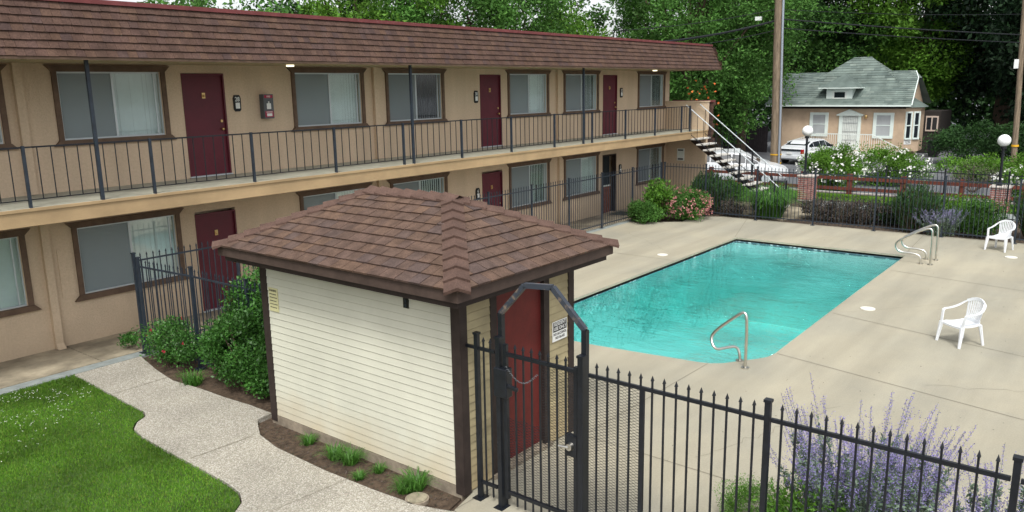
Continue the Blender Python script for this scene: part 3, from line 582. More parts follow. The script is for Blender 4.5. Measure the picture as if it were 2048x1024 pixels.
for a, b in ((5.735, 10.4), (10.415, 15.1), (15.115, 19.8), (19.815, 24.5), (24.515, 28.6)): wk.box(a, b, 13.565, 14.93, -0.1, 0.012)
struct(wk.build('walkway', 'walk_concrete'))
struct(MB().prism([(26.4, 9.4), (27, 12.5), (28.6, 13.5), (30.2, 13.4), (29.5, 11.5), (29.3, 9.0), (28.0, 8.6)], -0.12, -0.02).build('garden_path', 'walk_concrete'))
struct(MB().box(30.2, 31.6, -20, 9.7, -0.1, -0.04).build('gravel_strip', 'gutter_concrete'))
struct(MB().box(31.9, 33.6, -20, 20, -0.12, -0.045).build('verge', 'soil_green'))
struct(MB().box(34.36, 34.56, -25, 25, -0.3, -0.02).build('kerb', 'kerb'))
N_ = 26000; gx = rng.uniform(31.9, 33.6, N_); gy = rng.uniform(0, 14, N_); P = np.stack([gx, gy, np.full(N_, -0.05)], 1); D = unit(np.stack([rng.normal(size=N_) * 0.4, rng.normal(size=N_) * 0.4, np.ones(N_)], 1)); Wd = unit(np.cross(D, rand_unit(rng, N_)))
V, F = leaf_arrays(P, D, Wd, np.full(N_, 0.09), np.full(N_, 0.02), rng); tag(np_mesh('verge_grass', V, F, 'grass'), 'strip of grass in front of the red rail fence', 'grass', None, 'stuff')
# fallen leaves and bark chips in the soil bed
N_ = 900; gx = rng.uniform(5.5, 6.0, N_); gy = rng.uniform(5.7, 9.1, N_); P = np.stack([gx, gy, np.full(N_, -0.04)], 1); D = unit(np.stack([rng.normal(size=N_), rng.normal(size=N_), rng.normal(size=N_) * 0.35], 1)); Wd = unit(np.cross(D, unit(rand_unit(rng, N_) * 0.4 + np.array([0, 0, 1]))))
V, F = leaf_arrays(P, D, Wd, rng.uniform(0.015, 0.05, N_), rng.uniform(0.008, 0.02, N_), rng); tag(np_mesh('bark_chips', V, F, 'brown_leaf'), 'loose bark chips and dead leaves in the soil bed', 'mulch', None, 'stuff')

N_ = 240; gx = np.concatenate([rng.uniform(6.8, 25.3, N_ // 2), rng.uniform(22.5, 25.4, N_ // 4), rng.uniform(6.5, 12, N_ // 4)]); gy = np.concatenate([rng.uniform(-1, 4.3, N_ // 2), rng.uniform(1, 12, N_ // 4), rng.uniform(0, 4.3, N_ // 4)]); P = np.stack([gx, gy, np.full(N_, 0.006)], 1); D = unit(np.stack([rng.normal(size=N_), rng.normal(size=N_), rng.normal(size=N_) * 0.1], 1)); Wd = unit(np.cross(D, np.repeat([[0.05, 0.05, 1.0]], N_, 0)))
V, F = leaf_arrays(P, D, Wd, rng.uniform(0.012, 0.04, N_), rng.uniform(0.008, 0.02, N_), rng); tag(np_mesh('fallen_leaves', V, F, 'brown_leaf'), 'sparse dry leaf bits scattered on the pool deck', 'leaves', None, 'stuff')

# ------------------------------------------------------------------ apartment building
YW = 14.93
B = thing('apartment_building', 'long two storey tan stucco apartment building with brown mansard roof', 'building', (16, YW, 0))
WIN = [(3.25, 5.30), (6.07, 8.12), (11.02, 13.10), (13.80, 15.90), (18.62, 20.68), (21.50, 23.58), (26.27, 28.35)]
DR = [(8.45, 9.37), (17.38, 18.30), (23.88, 24.80)]
def holes_wall(mb, x0, x1, z0, z1, holes, y, dep):
    """wall face looking to -Y with openings and their reveals"""
    xs = sorted({x0, x1, *[h[0] for h in holes], *[h[1] for h in holes]}); 
    for a, b in zip(xs, xs[1:]):
        zs = [z0]; hh = sorted([h for h in holes if h[0] <= a + 1e-6 and h[1] >= b - 1e-6], key=lambda h: h[2])
        cur = z0
        for h in hh:
            if h[2] > cur: mb.add([(a, y, cur), (b, y, cur), (b, y, h[2]), (a, y, h[2])], [(0, 1, 2, 3)])
            cur = h[3]
        if cur < z1: mb.add([(a, y, cur), (b, y, cur), (b, y, z1), (a, y, z1)], [(0, 1, 2, 3)])
    for a, b, c, d in holes:
        Y2 = y + dep
        mb.add([(a, y, c), (b, y, c), (b, y, d), (a, y, d), (a, Y2, c), (b, Y2, c), (b, Y2, d), (a, Y2, d)], [(0, 4, 5, 1), (1, 5, 6, 2), (2, 6, 7, 3), (3, 7, 4, 0)])
wl = MB(); I = 0.10
holes_wall(wl, -14, 28.75, -0.05, 2.43, [(a + I, b - I, 0.89, 2.12) for a, b in WIN] + [(a, b, 0.012, 2.10) for a, b in DR], YW, 0.16)
holes_wall(wl, -14, 28.75, 2.43, 5.06, [(a + I, b - I, 3.68, 4.86) for a, b in WIN] + [(a, b, 2.80, 4.84) for a, b in DR], YW, 0.16)
wl.add([(28.75, YW, -0.05), (28.75, 24, -0.05), (28.75, 24, 5.06), (28.75, YW, 5.06)], [(0, 1, 2, 3)]).add([(-14, 24, -0.05), (-14, YW, -0.05), (-14, YW, 5.06), (-14, 24, 5.06)], [(0, 1, 2, 3)]).add([(28.75, 24, -0.05), (-14, 24, -0.05), (-14, 24, 5.06), (28.75, 24, 5.06)], [(0, 1, 2, 3)])
wl.box(-13.9, 28.7, YW + 0.30, YW + 0.32, 0, 5.0)
wl.build('wall', 'stucco', B)
DARKWIN = {3: 'slat_dark'}
def bwindow(x0, x1, z0, z1, style, seed):
    rnd = random.Random(seed)
    f = MB(); y = YW - 0.035; t = 0.088
    f.box(x0, x0 + t, y, YW + 0.001, z0 + 0.1, z1 - 0.11).box(x1 - t, x1, y, YW + 0.001, z0 + 0.1, z1 - 0.11)
    f.wall_prism([(x0 - 0.10, z1), (x1 + 0.10, z1), (x1 - 0.01, z1 - 0.11), (x0 + 0.01, z1 - 0.11)], 'y', y - 0.015, YW)
    f.wall_prism([(x0 - 0.10, z0), (x1 + 0.10, z0), (x1, z0 + 0.1), (x0, z0 + 0.1)], 'y', y - 0.03, YW)
    fr = f.build('window', 'trim_brown', B)
    a, b, c, d = x0 + t, x1 - t, z0 + 0.1, z1 - 0.11; s = 0.028; yy = YW + 0.02; mid = (a + b) / 2 + 0.02
    sh = MB().box(a, b, yy, yy + 0.05, c, c + s).box(a, b, yy, yy + 0.05, d - s, d).box(a, a + s, yy, yy + 0.05, c + s, d - s).box(b - s, b, yy, yy + 0.05, c + s, d - s).box(mid - 0.02, mid + 0.02, yy - 0.008, yy + 0.05, c + s, d - s)
    sh.box(b - 0.13, b - 0.11, yy + 0.01, yy + 0.045, c + s, d - s); sh.build('sash', 'aluminium', fr)
    MB().box(a + s, b - s, yy + 0.03, yy + 0.034, c + s, d - s).build('pane', 'pane_glass', fr)
    MB().box(a + s, mid - 0.02, yy + 0.008, yy + 0.010, c + s, d - s).build('screen', 'insect_screen', fr)
    cu = MB(); x = a; sw = 0.085
    while x < b:
        if style == 'flat': ang = 0.06
        elif style == 'slat': ang = 0.35
        else: ang = 0.95
        dx = sw * math.cos(ang) ; dy = sw * math.sin(ang) * 0.5
        j = rnd.uniform(-0.004, 0.004)
        x2 = min(x + dx, b); cu.add([(x, yy + 0.10 - dy + j, c), (x2, yy + 0.10 + dy, c), (x2, yy + 0.10 + dy, d), (x, yy + 0.10 - dy + j, d)], [(0, 1, 2, 3)])
        x += sw * (0.97 if style != 'dark' else 0.99)
    cu.build('blind', 'blind_grey' if style == 'dark' else 'blind_white', fr)
    MB().box(a, b, YW + 0.2, YW + 0.21, c, d).build('backing', 'interior_dark', fr)
styles2 = ['flat', 'flat', 'flat', 'dark', 'flat', 'slat', 'slat']; styles1 = ['flat', 'flat', 'flat', 'slat', 'slat', 'flat', 'slat']
for i, (a, b) in enumerate(WIN): bwindow(a, b, 3.58, 4.97, styles2[i], i); bwindow(a, b, 0.79, 2.23, styles1[i], 50 + i)
def bdoor(x0, x1, z, knob_right=True, opened=False):
    if opened:
        f = MB().box(x0, x0 + 0.05, YW - 0.01, YW + 0.14, z, z + 2.03).box(x1 - 0.05, x1, YW - 0.01, YW + 0.14, z, z + 2.03).box(x0, x1, YW - 0.01, YW + 0.14, z + 2.03, z + 2.08)
        dr = f.build('door', 'dark_frame', B)
        MB().box(x0 + 0.05, x1 - 0.05, YW + 0.25, YW + 0.26, z, z + 2.03).build('opening', 'interior_dark', dr)
        MB().box(x0 + 0.05, x0 + 0.62, YW + 0.05, YW + 0.09, z + 0.02, z + 0.95).build('lower_panel', 'lattice', dr)
        MB().box(x0 + 0.05, x0 + 0.62, YW + 0.045, YW + 0.10, z + 0.95, z + 1.0).build('rail', 'white_paint', dr)
        return
    fr = MB().box(x0, x0 + 0.035, YW - 0.015, YW + 0.06, z, z + 2.0).box(x1 - 0.035, x1, YW - 0.015, YW + 0.06, z, z + 2.0).box(x0, x1, YW - 0.015, YW + 0.06, z + 2.0, z + 2.035)
    dr = MB().box(x0 + 0.035, x1 - 0.035, YW + 0.03, YW + 0.07, z + 0.01, z + 2.0).build('door', 'door_red', B)
    fr.build('frame', 'door_red', dr)
    kx = x1 - 0.11; k = MB().sphere((kx, YW - 0.02, z + 0.93), 0.032, 10, 6).tube([(kx, YW + 0.03, z + 0.93), (kx, YW - 0.02, z + 0.93)], 0.015, 8); k.tube([(kx, YW + 0.03, z + 1.09), (kx, YW + 0.008, z + 1.09)], 0.028, 12); k.build('knob', 'brass', dr, smooth=True)
    kc = (x0 + x1) / 2; k = MB().box(kc - 0.035, kc + 0.035, YW + 0.018, YW + 0.03, z + 1.55, z + 1.66).sphere((kc, YW + 0.012, z + 1.60), 0.025, 10, 6); k.build('knocker', 'brass', dr)
    MB().box(x0 - 0.01, x1 + 0.01, YW - 0.05, YW + 0.03, z - 0.004, z + 0.02).build('threshold', 'aluminium', dr)
for i, (a, b) in enumerate(DR): bdoor(a, b, 2.80); bdoor(a, b, 0.014, opened=(i == 2))
for x, z0, z1 in ((5.52, 2.80, 5.03), (13.43, 2.80, 5.03), (21.14, 2.80, 5.03), (5.60, 0.02, 2.42), (13.43, 0.1, 2.42), (21.20, 0.1, 2.42)):
    p = MB().box(x - 0.065, x + 0.065, YW - 0.09, YW, z0, z1)
    if z0 < 0.1: p.add([(x - 0.065, YW - 0.09, z0 + 0.1), (x + 0.065, YW - 0.09, z0 + 0.1), (x + 0.07, YW - 0.17, z0), (x - 0.07, YW - 0.17, z0)], [(0, 1, 2, 3)])
    p.build('downspout', 'stucco', B)
MB().wall_prism([(5.78, 0.90), (6.02, 0.90), (6.02, 1.78), (5.78, 1.78)], 'y', YW - 0.012, YW + 0.001).build('patch', 'stucco', B)
# balcony
YB = 13.20
sl = MB().box(-14, 28.6, YB, YW - 0.001, 2.51, 2.735).box(-14, 28.6, YB - 0.02, YW - 0.001, 2.737, 2.782)
bal = sl.build('balcony', 'fascia', B)
MB().box(-14, 28.45, YB + 0.01, YW - 0.002, 2.782, 2.787).build('floor', 'balcony_floor', bal)
RY = YB + 0.035
rail = MB().box(-14, 27.15, RY - 0.012, RY + 0.012, 3.685, 3.71).box(-14, 27.15, RY - 0.01, RY + 0.01, 2.90, 2.915)
x = 4.85 - 19.65
while x < 27.1:
    rail.box(x - 0.0065, x + 0.0065, RY - 0.0065, RY + 0.0065, 2.915, 3.69); x += 0.1965
rl = rail.build('railing', 'black_metal', B)
for k in range(-9, 12):
    px = 6.815 + 1.965 * k
    if px > 27.2: continue
    MB().box(px - 0.02, px + 0.02, RY - 0.026, RY + 0.026, 2.782, 3.72).build('railing_post', 'blue_metal', rl)
MB().box(27.12, 27.17, RY - 0.026, RY + 0.026, 2.782, 3.72).build('railing_post', 'blue_metal', rl)
for px in (-8.23, -1.15, 5.93, 13.01, 20.09): MB().box(px - 0.026, px + 0.026, RY - 0.03, RY + 0.022, 2.782, 5.02).build('roof_post', 'blue_metal', B)
# end wall and parapet
MB().box(28.6, 28.75, YB + 0.06, YW + 0.001, -0.05, 2.51).box(28.45, 28.62, YB - 0.02, YW - 0.001, 2.787, 3.82).box(28.42, 28.65, YB - 0.04, YW - 0.001, 3.82, 3.86).build('end_wall', 'stucco', B)
v = MB().box(28.57, 28.6, 14.14, 14.44, 1.57, 2.04).build('vent', 'white_paint', B)
MB().box(28.563, 28.57, 14.18, 14.40, 1.95, 2.0).build('slot', 'interior_dark', v); MB().box(28.563, 28.57, 14.18, 14.40, 1.60, 1.66).build('slot', 'interior_dark', v)
# mansard: shingle courses on the sloping face, cap, soffit, flat roof
def clip(poly, a, b, c):
    out = []
    for i in range(len(poly)):
        p, q = poly[i], poly[(i + 1) % len(poly)]; dp = a * p[0] + b * p[1] + c; dq = a * q[0] + b * q[1] + c
        if dp >= 0: out.append(p)
        if (dp >= 0) != (dq >= 0):
            t = dp / (dp - dq); out.append((p[0] + (q[0] - p[0]) * t, p[1] + (q[1] - p[1]) * t))
    return out
def shingles(mb, O, U, Vv, width, height, expo, tab, planes, rnd, th=0.012, jit=0.35):
    """tabs laid in courses on the plane O + u*U + v*Vv; planes clip in (u, v)"""
    U = Vector(U).normalized(); Vv = Vector(Vv).normalized(); Nn = U.cross(Vv).normalized()
    if Nn.z < 0: Nn = -Nn
    O = Vector(O); rows = int(math.ceil(height / expo))
    for r_ in range(rows):
        v0 = r_ * expo; v1 = min(v0 + expo * 1.08, height); x = -rnd.random() * tab
        while x < width:
            wv = tab * (1 + rnd.uniform(-jit, jit)); gp = 0.009 if tab > 0.17 else 0.004; p = [(x, v0), (x + wv - gp, v0), (x + wv - gp, v1), (x, v1)]; dv = rnd.uniform(-0.004, 0.004)
            for pl_ in planes: p = clip(p, *pl_)
            x += wv
            if len(p) < 3: continue
            h_ = th + rnd.uniform(-0.003, 0.003)
            top = [O + U * a + Vv * (b + (dv if abs(b - v0) < 1e-6 else 0)) + Nn * (h_ * (1 - 0.8 * (b - v0) / expo) + 0.002) for a, b in p]
            bot = [O + U * a + Vv * b for a, b in p]; m_ = len(p)
            fs = [tuple(range(m_))] + [(i, m_ + i, m_ + (i + 1) % m_, (i + 1) % m_) for i in range(m_)]
            mb.add(top + bot, fs)
rnd = random.Random(4)
A0 = Vector((-14, 13.0, 5.02)); A1 = Vector((29.15, 13.0, 5.02)); T0 = Vector((-14, 13.33, 5.86)); T1 = Vector((28.95, 13.33, 5.86))
sm = MB().add([A0, A1, T1, T0], [(0, 1, 2, 3)])
hgt = (T0 - A0).length
shingles(sm, A0, (1, 0, 0), T0 - A0, 43.15, hgt, hgt / 7, 0.15, [(-1, -0.2 / hgt, 43.15)], rnd, 0.030, 0.15)
rf = sm.build('roof', 'shingle_far', B)
sm = MB().add([A1, (29.15, 24.6, 5.02), (28.95, 24.3, 5.86), T1], [(0, 1, 2, 3)]); shingles(sm, A1, (0, 1, 0), T1 - A1, 11.5, hgt, hgt / 6, 0.16, [], rnd, 0.016, 0.3); sm.build('roof_end', 'shingle_far', rf)
MB().box(-14, 28.97, 13.28, 13.50, 5.86, 5.93).box(28.75, 28.98, 13.51, 24.3, 5.86, 5.93).build('cap', 'roof_cap', rf)
MB().box(-14, 28.94, 13.4, 24.3, 5.6, 5.80).build('flat_top', 'roof_tar', rf)
MB().box(-14, 29.12, 13.03, 24.5, 5.0, 5.06).build('soffit', 'soffit', rf)
MB().box(-14, 29.15, 12.985, 13.03, 4.985, 5.022).box(29.10, 29.15, 13.03, 24.5, 4.985, 5.022).build('drip_edge', 'trim_brown', rf)
for x in (10.49, 26.2): MB().cyl(x, 14.2, 4.965, 5.0, 0.08, 16).build('ceiling_light', 'lit_lamp', B)
sm = MB().box(29.05, 29.15, 13.25, 14.9, 2.15, 3.80); shingles(sm, (29.05, 14.9, 2.15), (0, -1, 0), (0, 0, 1), 1.65, 1.65, 0.14, 0.16, [], rnd, 0.014, 0.3)
scn = sm.build('stair_screen', 'shingle_far', B); MB().box(29.0, 29.22, 13.2, 14.92, 3.80, 3.88).build('cap', 'roof_cap', scn); MB().box(28.75, 29.05, 13.5, 14.9, 2.45, 2.6).build('bracket', 'dark_frame', scn)

# door number plates, fire cabinet
def plate(x, z, num, label):
    t = thing('door_number_plate', label, 'sign', (x, YW, z), 'door number plates on the apartment walls')
    pts = [(-.08, -.13), (-.05, -.17), (.05, -.17), (.08, -.13), (.085, .10), (.055, .165), (-.055, .165), (-.085, .10)]
    MB().wall_prism([(x + a, z + b) for a, b in pts], 'y', YW - 0.03, YW).build('backplate', 'sign_black', t)
    MB().box(x - .045, x + .05, YW - 0.037, YW - 0.03, z - .11, z + .01).build('light', 'sign_white', t)
    if num: text(num, 0.125, (x, YW - 0.033, z + 0.075), FY, 'sign_white', t, sx=0.9)
plate(9.63, 4.24, '28', 'black plate with number 28 and a pale square beside the nearest upper door')
plate(17.19, 4.23, '30', 'black number plate on the left side of the middle upper red door')
plate(25.08, 4.23, '32', 'black number plate right of the farthest upper red door')
plate(17.16, 1.50, '6', 'black number plate left of the lower middle red door behind the fence')
plate(25.06, 1.52, '8', 'black number plate right of the open ground floor doorway')
t = thing('fire_extinguisher_cabinet', 'dark wall cabinet holding a fire extinguisher with red label at its base', 'fire cabinet', (10.3, YW, 3.9))
MB().box(10.18, 10.42, YW - 0.15, YW, 3.90, 4.41).build('case', 'fire_steel', t)
MB().box(10.20, 10.40, YW - 0.156, YW - 0.15, 3.93, 4.06).build('lower_label', 'ext_red', t); MB().box(10.225, 10.375, YW - 0.160, YW - 0.156, 4.03, 4.045).box(10.235, 10.365, YW - 0.160, YW - 0.156, 3.95, 4.01).build('label_print', 'sign_white', t)
MB().box(10.20, 10.40, YW - 0.156, YW - 0.15, 4.33, 4.39).build('upper_label', 'ext_red', t); text('FIRE', 0.05, (10.30, YW - 0.159, 4.36), FY, 'sign_white', t)
MB().box(10.25, 10.35, YW - 0.158, YW - 0.152, 4.10, 4.22).cyl(10.30, YW - 0.155, 4.22, 4.26, 0.015, 8).build('extinguisher', 'sign_white', t)

# open-riser stair
st = thing('outdoor_staircase', 'open concrete tread staircase with pale handrails at the far building end', 'staircase', (27.8, 11.6, 0))
NS = 13
for k in range(NS):
    f = (k + 0.6) / (NS + 0.2); y = 13.28 - 3.45 * f; z = 2.72 - 2.72 * (k + 1) / (NS + 1)
    MB().box(27.2, 28.35, y - 0.16, y + 0.13, z - 0.055, z).build('tread', 'tread', st, bevel=0.012)
MB().bar((27.75, 13.38, 2.48), (27.75, 9.85, -0.02), 0.12, 0.22).build('stringer', 'dark_frame', st)
for xr in (27.2, 28.35):
    h = MB().tube([(xr, 13.43, 3.74), (xr, 9.85 if xr < 28 else 10.2, 0.94 if xr < 28 else 1.21)], 0.018, 6).build('handrail', 'aluminium', st)
    bb = MB(); y = 13.2
    while y > 9.95:
        zz = 3.74 - (13.43 - y) * 2.76 / 3.53; bb.box(xr - .007, xr + .007, y - .007, y + .007, zz - 0.95, zz - 0.02); y -= 0.24
    bb.bar((xr, 13.3, 2.74), (xr, 9.95, 0.12), 0.02, 0.02)
    bb.build('baluster', 'black_metal', st)
    for y in (11.3, 10.0):
        zz = 3.74 - (13.43 - y) * 2.76 / 3.53; MB().box(xr - .025, xr + .025, y - .025, y + .025, max(0, zz - 1.05), zz).build('post', 'black_metal', st)
tag(MB().box(24.0, 24.75, 14.1, 14.7, 0.012, 0.03).build('doormat', 'doormat', org=(24.4, 14.4, 0)), 'dark doormat on the walkway in front of the open doorway', 'doormat')

# ------------------------------------------------------------------ pump shed
X0, X1, Y0, Y1 = 6.03, 8.14, 5.55, 9.08
SH = thing('pump_shed', 'small cream sided shed with brown hip roof and dark red door', 'shed', (7.1, 7.3, 0))
MB().box(X0 - 0.022, X1 + 0.022, Y0 + 0.02, Y1 + 0.022, -0.16, 0.088).build('foundation', 'foundation', SH)
ex = 0.0935
def siding(mb, p0, p1, nrm, z0, z1, skip=None):
    p0 = Vector((*p0, 0)); p1 = Vector((*p1, 0)); nrm = Vector((*nrm, 0)); z = z0
    while z < z1 - 0.005:
        zt = min(z + ex, z1); segs = [(0.0, 1.0)]
        if skip and z < skip[2]: segs = [(0, skip[0]), (skip[1], 1)]
        for a, b in segs:
            A = p0.lerp(p1, a); Bq = p0.lerp(p1, b)
            lo = nrm * 0.020; hi = nrm * 0.012; ba = nrm * 0.001; zb = z + 0.0065; mb.add([A + lo + Vector((0, 0, zb)), Bq + lo + Vector((0, 0, zb)), Bq + hi + Vector((0, 0, zt)), A + hi + Vector((0, 0, zt)), A + ba + Vector((0, 0, zb)), Bq + ba + Vector((0, 0, zb)), A + ba + Vector((0, 0, z)), Bq + ba + Vector((0, 0, z)), A + hi + Vector((0, 0, z)), Bq + hi + Vector((0, 0, z))], [(0, 1, 2, 3), (4, 5, 1, 0), (6, 7, 5, 4), (8, 9, 7, 6)])
        z = zt
sd_ = MB().box(X0 + 0.02, X1 - 0.02, Y0 + 0.10, Y1 - 0.02, 0.09, 2.3); siding(sd_, (X0, Y1), (X0, Y0), (-1, 0), 0.09, 2.34); sw = sd_.build('long_wall', 'siding', SH)
dl, dr_ = 6.52, 7.64; f0, f1 = (dl - X0) / (X1 - X0), (dr_ - X0) / (X1 - X0)
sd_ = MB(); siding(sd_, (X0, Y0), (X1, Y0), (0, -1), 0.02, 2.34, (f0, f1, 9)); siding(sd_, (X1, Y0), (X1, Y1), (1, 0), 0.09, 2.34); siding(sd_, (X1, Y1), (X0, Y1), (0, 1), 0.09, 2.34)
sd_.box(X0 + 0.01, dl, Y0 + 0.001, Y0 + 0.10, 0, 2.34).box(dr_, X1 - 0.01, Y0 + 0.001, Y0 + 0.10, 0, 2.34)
sd_.build('door_wall', 'siding_shaded', SH)
for cx_, cy_, sx, sy in ((X0, Y0, -1, -1), (X0, Y1, -1, 1), (X1, Y0, 1, -1), (X1, Y1, 1, 1)):
    MB().box(min(cx_ + sx * 0.03, cx_ - sx * 0.09), max(cx_ + sx * 0.03, cx_ - sx * 0.09), min(cy_ + sy * 0.03, cy_ - sy * 0.10), max(cy_ + sy * 0.03, cy_ - sy * 0.10), 0.0, 2.36).build('corner_board', 'shed_trim', SH)
dj = MB().box(dl, dl + 0.11, Y0 - 0.025, Y0 + 0.09, 0.0, 2.30).box(dr_ - 0.11, dr_, Y0 - 0.025, Y0 + 0.09, 0.0, 2.30).box(dl, dr_, Y0 - 0.026, Y0 + 0.09, 2.18, 2.36)
dd = MB().box(dl + 0.11, dr_ - 0.11, Y0 + 0.03, Y0 + 0.07, 0.05, 2.18).build('door', 'shed_door_red', SH)
dj.build('frame', 'shed_trim', dd); MB().box(dl - 0.02, dr_ + 0.02, Y0 - 0.06, Y0 + 0.10, 0.0, 0.05).build('sill', 'foundation', dd)
MB().sphere((dl + 0.2, Y0 - 0.02, 1.0), 0.03, 10, 6).build('knob', 'steel', dd)
# hip roof
EX0, EX1, EY0, EY1, EZ = 5.56, 8.55, 5.13, 9.42, 2.50
RX, RA, RB, RZ = 7.055, 6.55, 8.0, 3.17
fa = MB(); fz0 = EZ - 0.125
for a, b in (((EX0, EY0), (EX1, EY0)), ((EX1, EY0), (EX1, EY1)), ((EX1, EY1), (EX0, EY1)), ((EX0, EY1), (EX0, EY0))):
    pass
fa.box(EX0 + 0.03, EX0 + 0.06, EY0 + 0.03, EY1 - 0.03, fz0, EZ - 0.012).box(EX1 - 0.06, EX1 - 0.03, EY0 + 0.03, EY1 - 0.03, fz0, EZ - 0.012)
fa.box(EX0 + 0.06, EX1 - 0.06, EY0 + 0.03, EY0 + 0.06, fz0, EZ - 0.012).box(EX0 + 0.06, EX1 - 0.06, EY1 - 0.06, EY1 - 0.03, fz0, EZ - 0.012)
c_ = [Vector((EX0, EY0, EZ)), Vector((EX1, EY0, EZ)), Vector((EX1, EY1, EZ)), Vector((EX0, EY1, EZ))]; ra, rb = Vector((RX, RA, RZ)), Vector((RX, RB, RZ))
rfm = MB().add([*c_, ra, rb], [(0, 1, 4), (1, 2, 5, 4), (2, 3, 5), (3, 0, 4, 5)])
rnd = random.Random(11)
def face_shingles(P, Q, A_, B_):
    """eave P->Q, ridge end points A_ (over P) and B_ (over Q)"""
    U = (Q - P).normalized(); Wd_ = (Q - P).length; a = A_ - P; au = a.dot(U); Vv = (a - U * au); hh = Vv.length; bu = (B_ - P).dot(U)
    shingles(rfm, P, U, Vv, Wd_, hh, 0.172, 0.20, [(1, -au / hh, 0), (-1, -(Wd_ - bu) / hh, Wd_)], rnd, 0.024, 0.22)
face_shingles(c_[0], c_[1], ra, ra); face_shingles(c_[1], c_[2], ra, rb); face_shingles(c_[2], c_[3], rb, rb); face_shingles(c_[3], c_[0], rb, ra)
roof = rfm.build('roof', 'shingle', SH); fa.build('fascia', 'shed_fascia', roof)
q0, q1, q2, q3, g_ = EX0 + 0.09, EX1 - 0.09, EY0 + 0.09, EY1 - 0.09, 0.03
MB().box(q0, q0 + g_, q2, q3, fz0 - 0.075, fz0 + 0.02).box(q1 - g_, q1, q2, q3, fz0 - 0.075, fz0 + 0.02).box(q0 + g_, q1 - g_, q2, q2 + g_, fz0 - 0.075, fz0 + 0.02).box(q0 + g_, q1 - g_, q3 - g_, q3, fz0 - 0.075, fz0 + 0.02).build('sub_fascia', 'shed_trim', roof)
MB().box(EX0 + 0.06, EX1 - 0.06, EY0 + 0.06, EY1 - 0.06, fz0 + 0.02, fz0 + 0.04).build('soffit', 'shed_trim', roof)
fr2 = MB().box(X0 - 0.06, X1 + 0.06, Y0 - 0.06, Y0 - 0.03, 2.24, fz0 + 0.02).box(X0 - 0.06, X0 - 0.03, Y0 - 0.03, Y1 + 0.06, 2.24, fz0 + 0.02).build('frieze', 'shed_trim', roof)
def caps(mb, P, Q, wd=0.13, n1=None, n2=None, step=0.235):
    d = (Q - P); L_ = d.length; d.normalize(); side = d.cross(Vector((0, 0, 1))).normalized(); nn = int(L_ / step)
    for i in range(nn + 1):
        a = P + d * (i * L_ / (nn + 1)); b = P + d * ((i + 1.12) * L_ / (nn + 1)); up_ = side.cross(d).normalized()
        drp = up_ * (-n1 if n1 else -0.055); lo = 0.052; hi = 0.022
        vs = [a + side * wd + drp + up_ * lo, a + up_ * (lo + 0.006), a - side * wd + drp + up_ * lo, b + side * wd + drp + up_ * hi, b + up_ * (hi + 0.004), b - side * wd + drp + up_ * hi,
              a + side * wd + drp + up_ * (lo - .036), a + up_ * (lo - .030), a - side * wd + drp + up_ * (lo - .036)]
        mb.add(vs, [(0, 1, 4, 3), (1, 2, 5, 4), (6, 7, 1, 0), (7, 8, 2, 1), (6, 0, 3), (2, 8, 5)])
cp = MB()
for c1, r1 in ((c_[0], ra), (c_[1], ra), (c_[2], rb), (c_[3], rb)): caps(cp, c1, r1, 0.135, 0.047)
caps(cp, rb, ra + Vector((0, -0.1, 0)), 0.15, 0.06, 0.2); cp.build('hip_caps', 'shingle_plain', roof)
# notices on the shed
t = thing('warning_notice', 'yellow printed warning notice at the left end of the cream wall', 'sign', (X0, 8.85, 1.76))
MB().box(X0 - 0.030, X0 - 0.020, 8.75, 8.94, 1.60, 1.92).build('board', 'sign_yellow', t); text('WARNING', 0.042, (X0 - 0.0315, 8.845, 1.885), FX, 'ink', t, sx=0.8)
ln_ = MB()
for z in (1.835, 1.79, 1.745, 1.70, 1.655):
    y = 8.92
    while y > 8.79:
        l_ = random.uniform(0.012, 0.035); ln_.box(X0 - 0.0315, X0 - 0.030, y - l_, y, z - 0.006, z + 0.006); y -= l_ + 0.006
ln_.build('small_print', 'ink', t)
t = thing('resident_use_sign', 'black and white sign reading RESIDENT USE ONLY beside the shed door', 'sign', (7.86, Y0, 1.48))
MB().box(7.70, 8.01, Y0 - 0.030, Y0 - 0.021, 1.345, 1.60).build('board', 'sign_white', t); MB().box(7.712, 7.998, Y0 - 0.0315, Y0 - 0.030, 1.468, 1.592).build('black_field', 'sign_black', t)
text('RESIDENT', 0.062, (7.855, Y0 - 0.033, 1.563), FY, 'sign_white', t, sx=0.92); text('USE ONLY', 0.062, (7.855, Y0 - 0.033, 1.505), FY, 'sign_white', t, sx=0.92)
text('NO ALCOHOL', 0.046, (7.855, Y0 - 0.032, 1.435), FY, 'sign_black', t, sx=0.92); text('NO GLASS', 0.046, (7.855, Y0 - 0.032, 1.385), FY, 'sign_black', t, sx=0.92)
t = thing('wall_outlet_box', 'small dark outlet box high on the cream shed wall', 'outlet box', (X0, 6.34, 2.1))
MB().box(X0 - 0.03, X0 - 0.012, 6.29, 6.37, 2.05, 2.165).build('cover', 'sign_black', t); MB().box(X0 - 0.034, X0 - 0.03, 6.315, 6.345, 2.115, 2.15).box(X0 - 0.034, X0 - 0.03, 6.315, 6.345, 2.065, 2.10).build('socket', 'blue_metal', t)
t = thing('access_cover', 'round concrete access cover in the soil by the shed corner', 'cover', (5.64, 5.92, 0))
MB().cyl(5.66, 5.93, -0.1, 0.0, 0.135, 28).build('rim', 'foundation', t); MB().cyl(5.66, 5.93, 0.0, 0.012, 0.115, 28).build('lid', 'lid', t)

